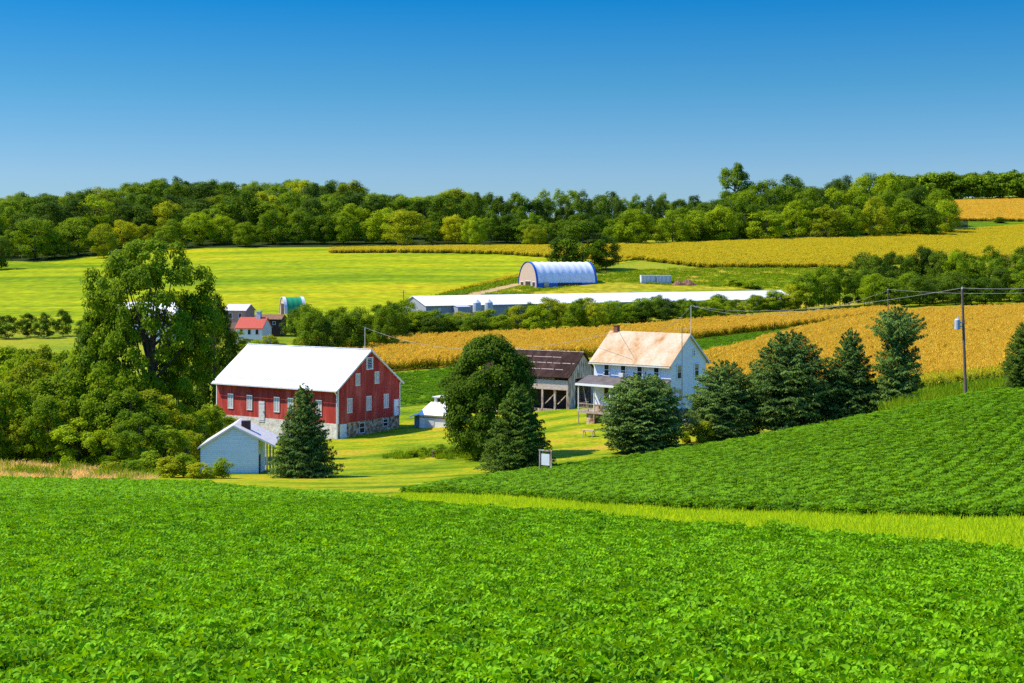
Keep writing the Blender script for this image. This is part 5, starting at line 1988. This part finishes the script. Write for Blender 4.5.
# meadow trees and the woods' edge
tree(104, 698, 16.5, 15.5, 'far', "lime_leaf", "yellow green round tree standing before the left woods")
tree(1, 645, 14, 11, 'far', "dark_leaf", "dark lone tree on meadow at left picture edge")
tree(-14, 640, 13, 12, 'far', "oak_leaf", "dark tree partly outside the left picture edge")
tree(583, 600, 20.0, 25, 'far', "oak_leaf", "wide dark tree right behind the arched barn")
tree(606, 604, 14.0, 15, 'far', "dark_leaf", "dark low tree right of the wide tree behind the arched barn")
tree(564, 597, 16.0, 15, 'far', "dark_leaf", "smaller dark tree behind the arched barn's roof")
tree(634, 716, 18.5, 24, 'far', "mid_leaf", "broad light green tree standing alone before the thin woods")
tree(618, 722, 14.0, 16, 'far', "oak_leaf", "darker tree leaning left of the broad light green tree")
tree(534, 722, 11, 15, 'far', "lime_leaf", "lime tree low at the woods' edge above arched barn")
tree(735, 905, 37, 27, 'mid', "oak_leaf", "tallest tree of the skyline standing above the woods")
tree(1000, 880, 4, 10, 'weed', "dark_leaf", "low dark scrub under the topmost golden field", "bush", None, "bush")

wg = random.Random(33)


def sky_y(px):
    return float(np.interp(px, [-80, 0, 100, 170, 200, 300, 350, 375, 420, 470, 500, 560, 620, 680], [198, 197, 189, 179, 181, 179, 182, 194, 197, 189, 196, 194, 195, 198]))


def base_D(px):
    return float(np.interp(px, [-80, -20, 40, 90, 150, 330, 560], [705, 700, 690, 715, 750, 738, 735]))


# left woods: tiers up the hill
for tier in range(7):
    step = 23
    px = -70 + wg.uniform(0, 20)
    while px < 470 - tier * 0:
        D = base_D(px) + 9 + tier * 40 + wg.uniform(-12, 12)
        p = gp(px, D)
        h = wg.uniform(19, 27)
        if tier == 0:
            h = wg.uniform(11, 20)
        top = YH + (ZC - p.z - h) / D * F
        lim = sky_y(px) + wg.uniform(-2, 5)
        if top < lim:
            h = (ZC - (lim - YH) / F * D) - p.z
        if h > 6:
            if tier == 0:
                m = wg.choice(["mid_leaf", "mid_leaf", "lime_leaf", "mid_leaf", "oak_leaf", "mid_leaf"])
            else:
                m = wg.choice(["oak_leaf", "dark_leaf", "oak_leaf", "mid_leaf", "mid_leaf", "oak_leaf", "dark_leaf", "oak_leaf", "olive_leaf"])
            if tier == 0:
                tree(px, D, h, 6 + h * wg.uniform(0.75, 1.05), 'far', m, "leafy tree at the front edge of the left hillside woods", "broadleaf_tree", "front trees of the left woods")
            else:
                tree(px, D, h, wg.uniform(21, 30), wg.choice(['far', 'far', 'tall']), m, "dark green tree within the left hillside woods", "broadleaf_tree", "trees of the left hillside woods")
        px += step * wg.uniform(0.8, 1.2)
# thin middle woods
for tier in range(3):
    px = 470 + wg.uniform(0, 10)
    while px < 705:
        D = 745 + tier * 40 + wg.uniform(-12, 12)
        p = gp(px, D)
        lim = sky_y(px) + wg.uniform(-4, 8) + (20 if tier == 0 else 0)
        h = min((ZC - (lim - YH) / F * D) - p.z, 26)
        if h > 6 and not (tier == 0 and 645 < px < 690):
            tree(px, D, h, wg.uniform(14, 20) if tier == 0 else wg.uniform(13, 18), 'tall' if tier else 'far', wg.choice(["oak_leaf", "dark_leaf", "mid_leaf"] if tier else ["mid_leaf", "oak_leaf", "lime_leaf"]),
                 "slender tree in the thin woods above the arched barn", "broadleaf_tree", "trees of the thin middle woods")
        px += wg.uniform(11, 19)
# right stand


def stand_top(px):
    return float(np.interp(px, [680, 720, 760, 790, 830, 850, 880, 920, 950, 965], [205, 196, 184, 178, 186, 170, 174, 182, 196, 215]))


def stand_D(px):
    return float(np.interp(px, [670, 700, 760, 860, 940, 970], [712, 722, 742, 752, 775, 800]))


for tier in range(5):
    px = 672 + wg.uniform(0, 14) + tier * 6
    while px < 950 - tier * 6:
        D = stand_D(px) + 8 + tier * 34 + wg.uniform(-9, 9)
        p = gp(px, D)
        h = wg.uniform(15, 22) if tier == 0 else wg.uniform(20, 27)
        lim = stand_top(px) + wg.uniform(-3, 6)
        if tier >= 3:
            h = 40
        top = YH + (ZC - p.z - h) / D * F
        if top < lim:
            h = (ZC - (lim - YH) / F * D) - p.z
        if h > 6:
            tree(px, D, min(h, 34), wg.uniform(18, 26), 'far', wg.choice(["mid_leaf", "oak_leaf", "mid_leaf", "mid_leaf", "olive_leaf"] if tier == 0 else ["oak_leaf", "mid_leaf", "dark_leaf", "oak_leaf"]),
                 "leafy tree in the woods above the right golden band" if tier else "sunlit tree at the front of the right woods", "broadleaf_tree", "trees of the right woods" if tier else "front trees of the right woods")
        px += 25 * wg.uniform(0.8, 1.2)

# far woods along the upper right skyline: countless crowns of one mass
def far_woods():
    g = np.random.default_rng(77)
    Pp = []
    for tier in range(4):
        for px in np.arange(880, 1230, 5.5):
            q = px + g.uniform(-4, 4)
            D = 1065 + tier * 26 + g.uniform(-10, 10)
            X = (q - 512) / F * D
            Pp.append((X, D, float(ground(X, D))))
    src = []
    for i in range(4):
        me, _ = crown_mesh("far_woods_crown", 500 + i, 1300, 1.0 * 0.085 * 1.0, 16, zc=0.5, rz=0.5, lobe_r=(0.13, 0.22), mats=("oak_leaf",))
        co = np.empty(len(me.vertices) * 3, dtype=np.float32)
        me.vertices.foreach_get("co", co)
        co = co.reshape(-1, 3) * np.array([19, 19, 19.0])
        me.vertices.foreach_set("co", co.ravel().astype(np.float32))
        me.update()
        src.append(source(me))
    scatter("woods", np.array(Pp), src, "distant dark woods on the ridge above the topmost golden field", "woods", 0.72, 1.2, 40)


far_woods()
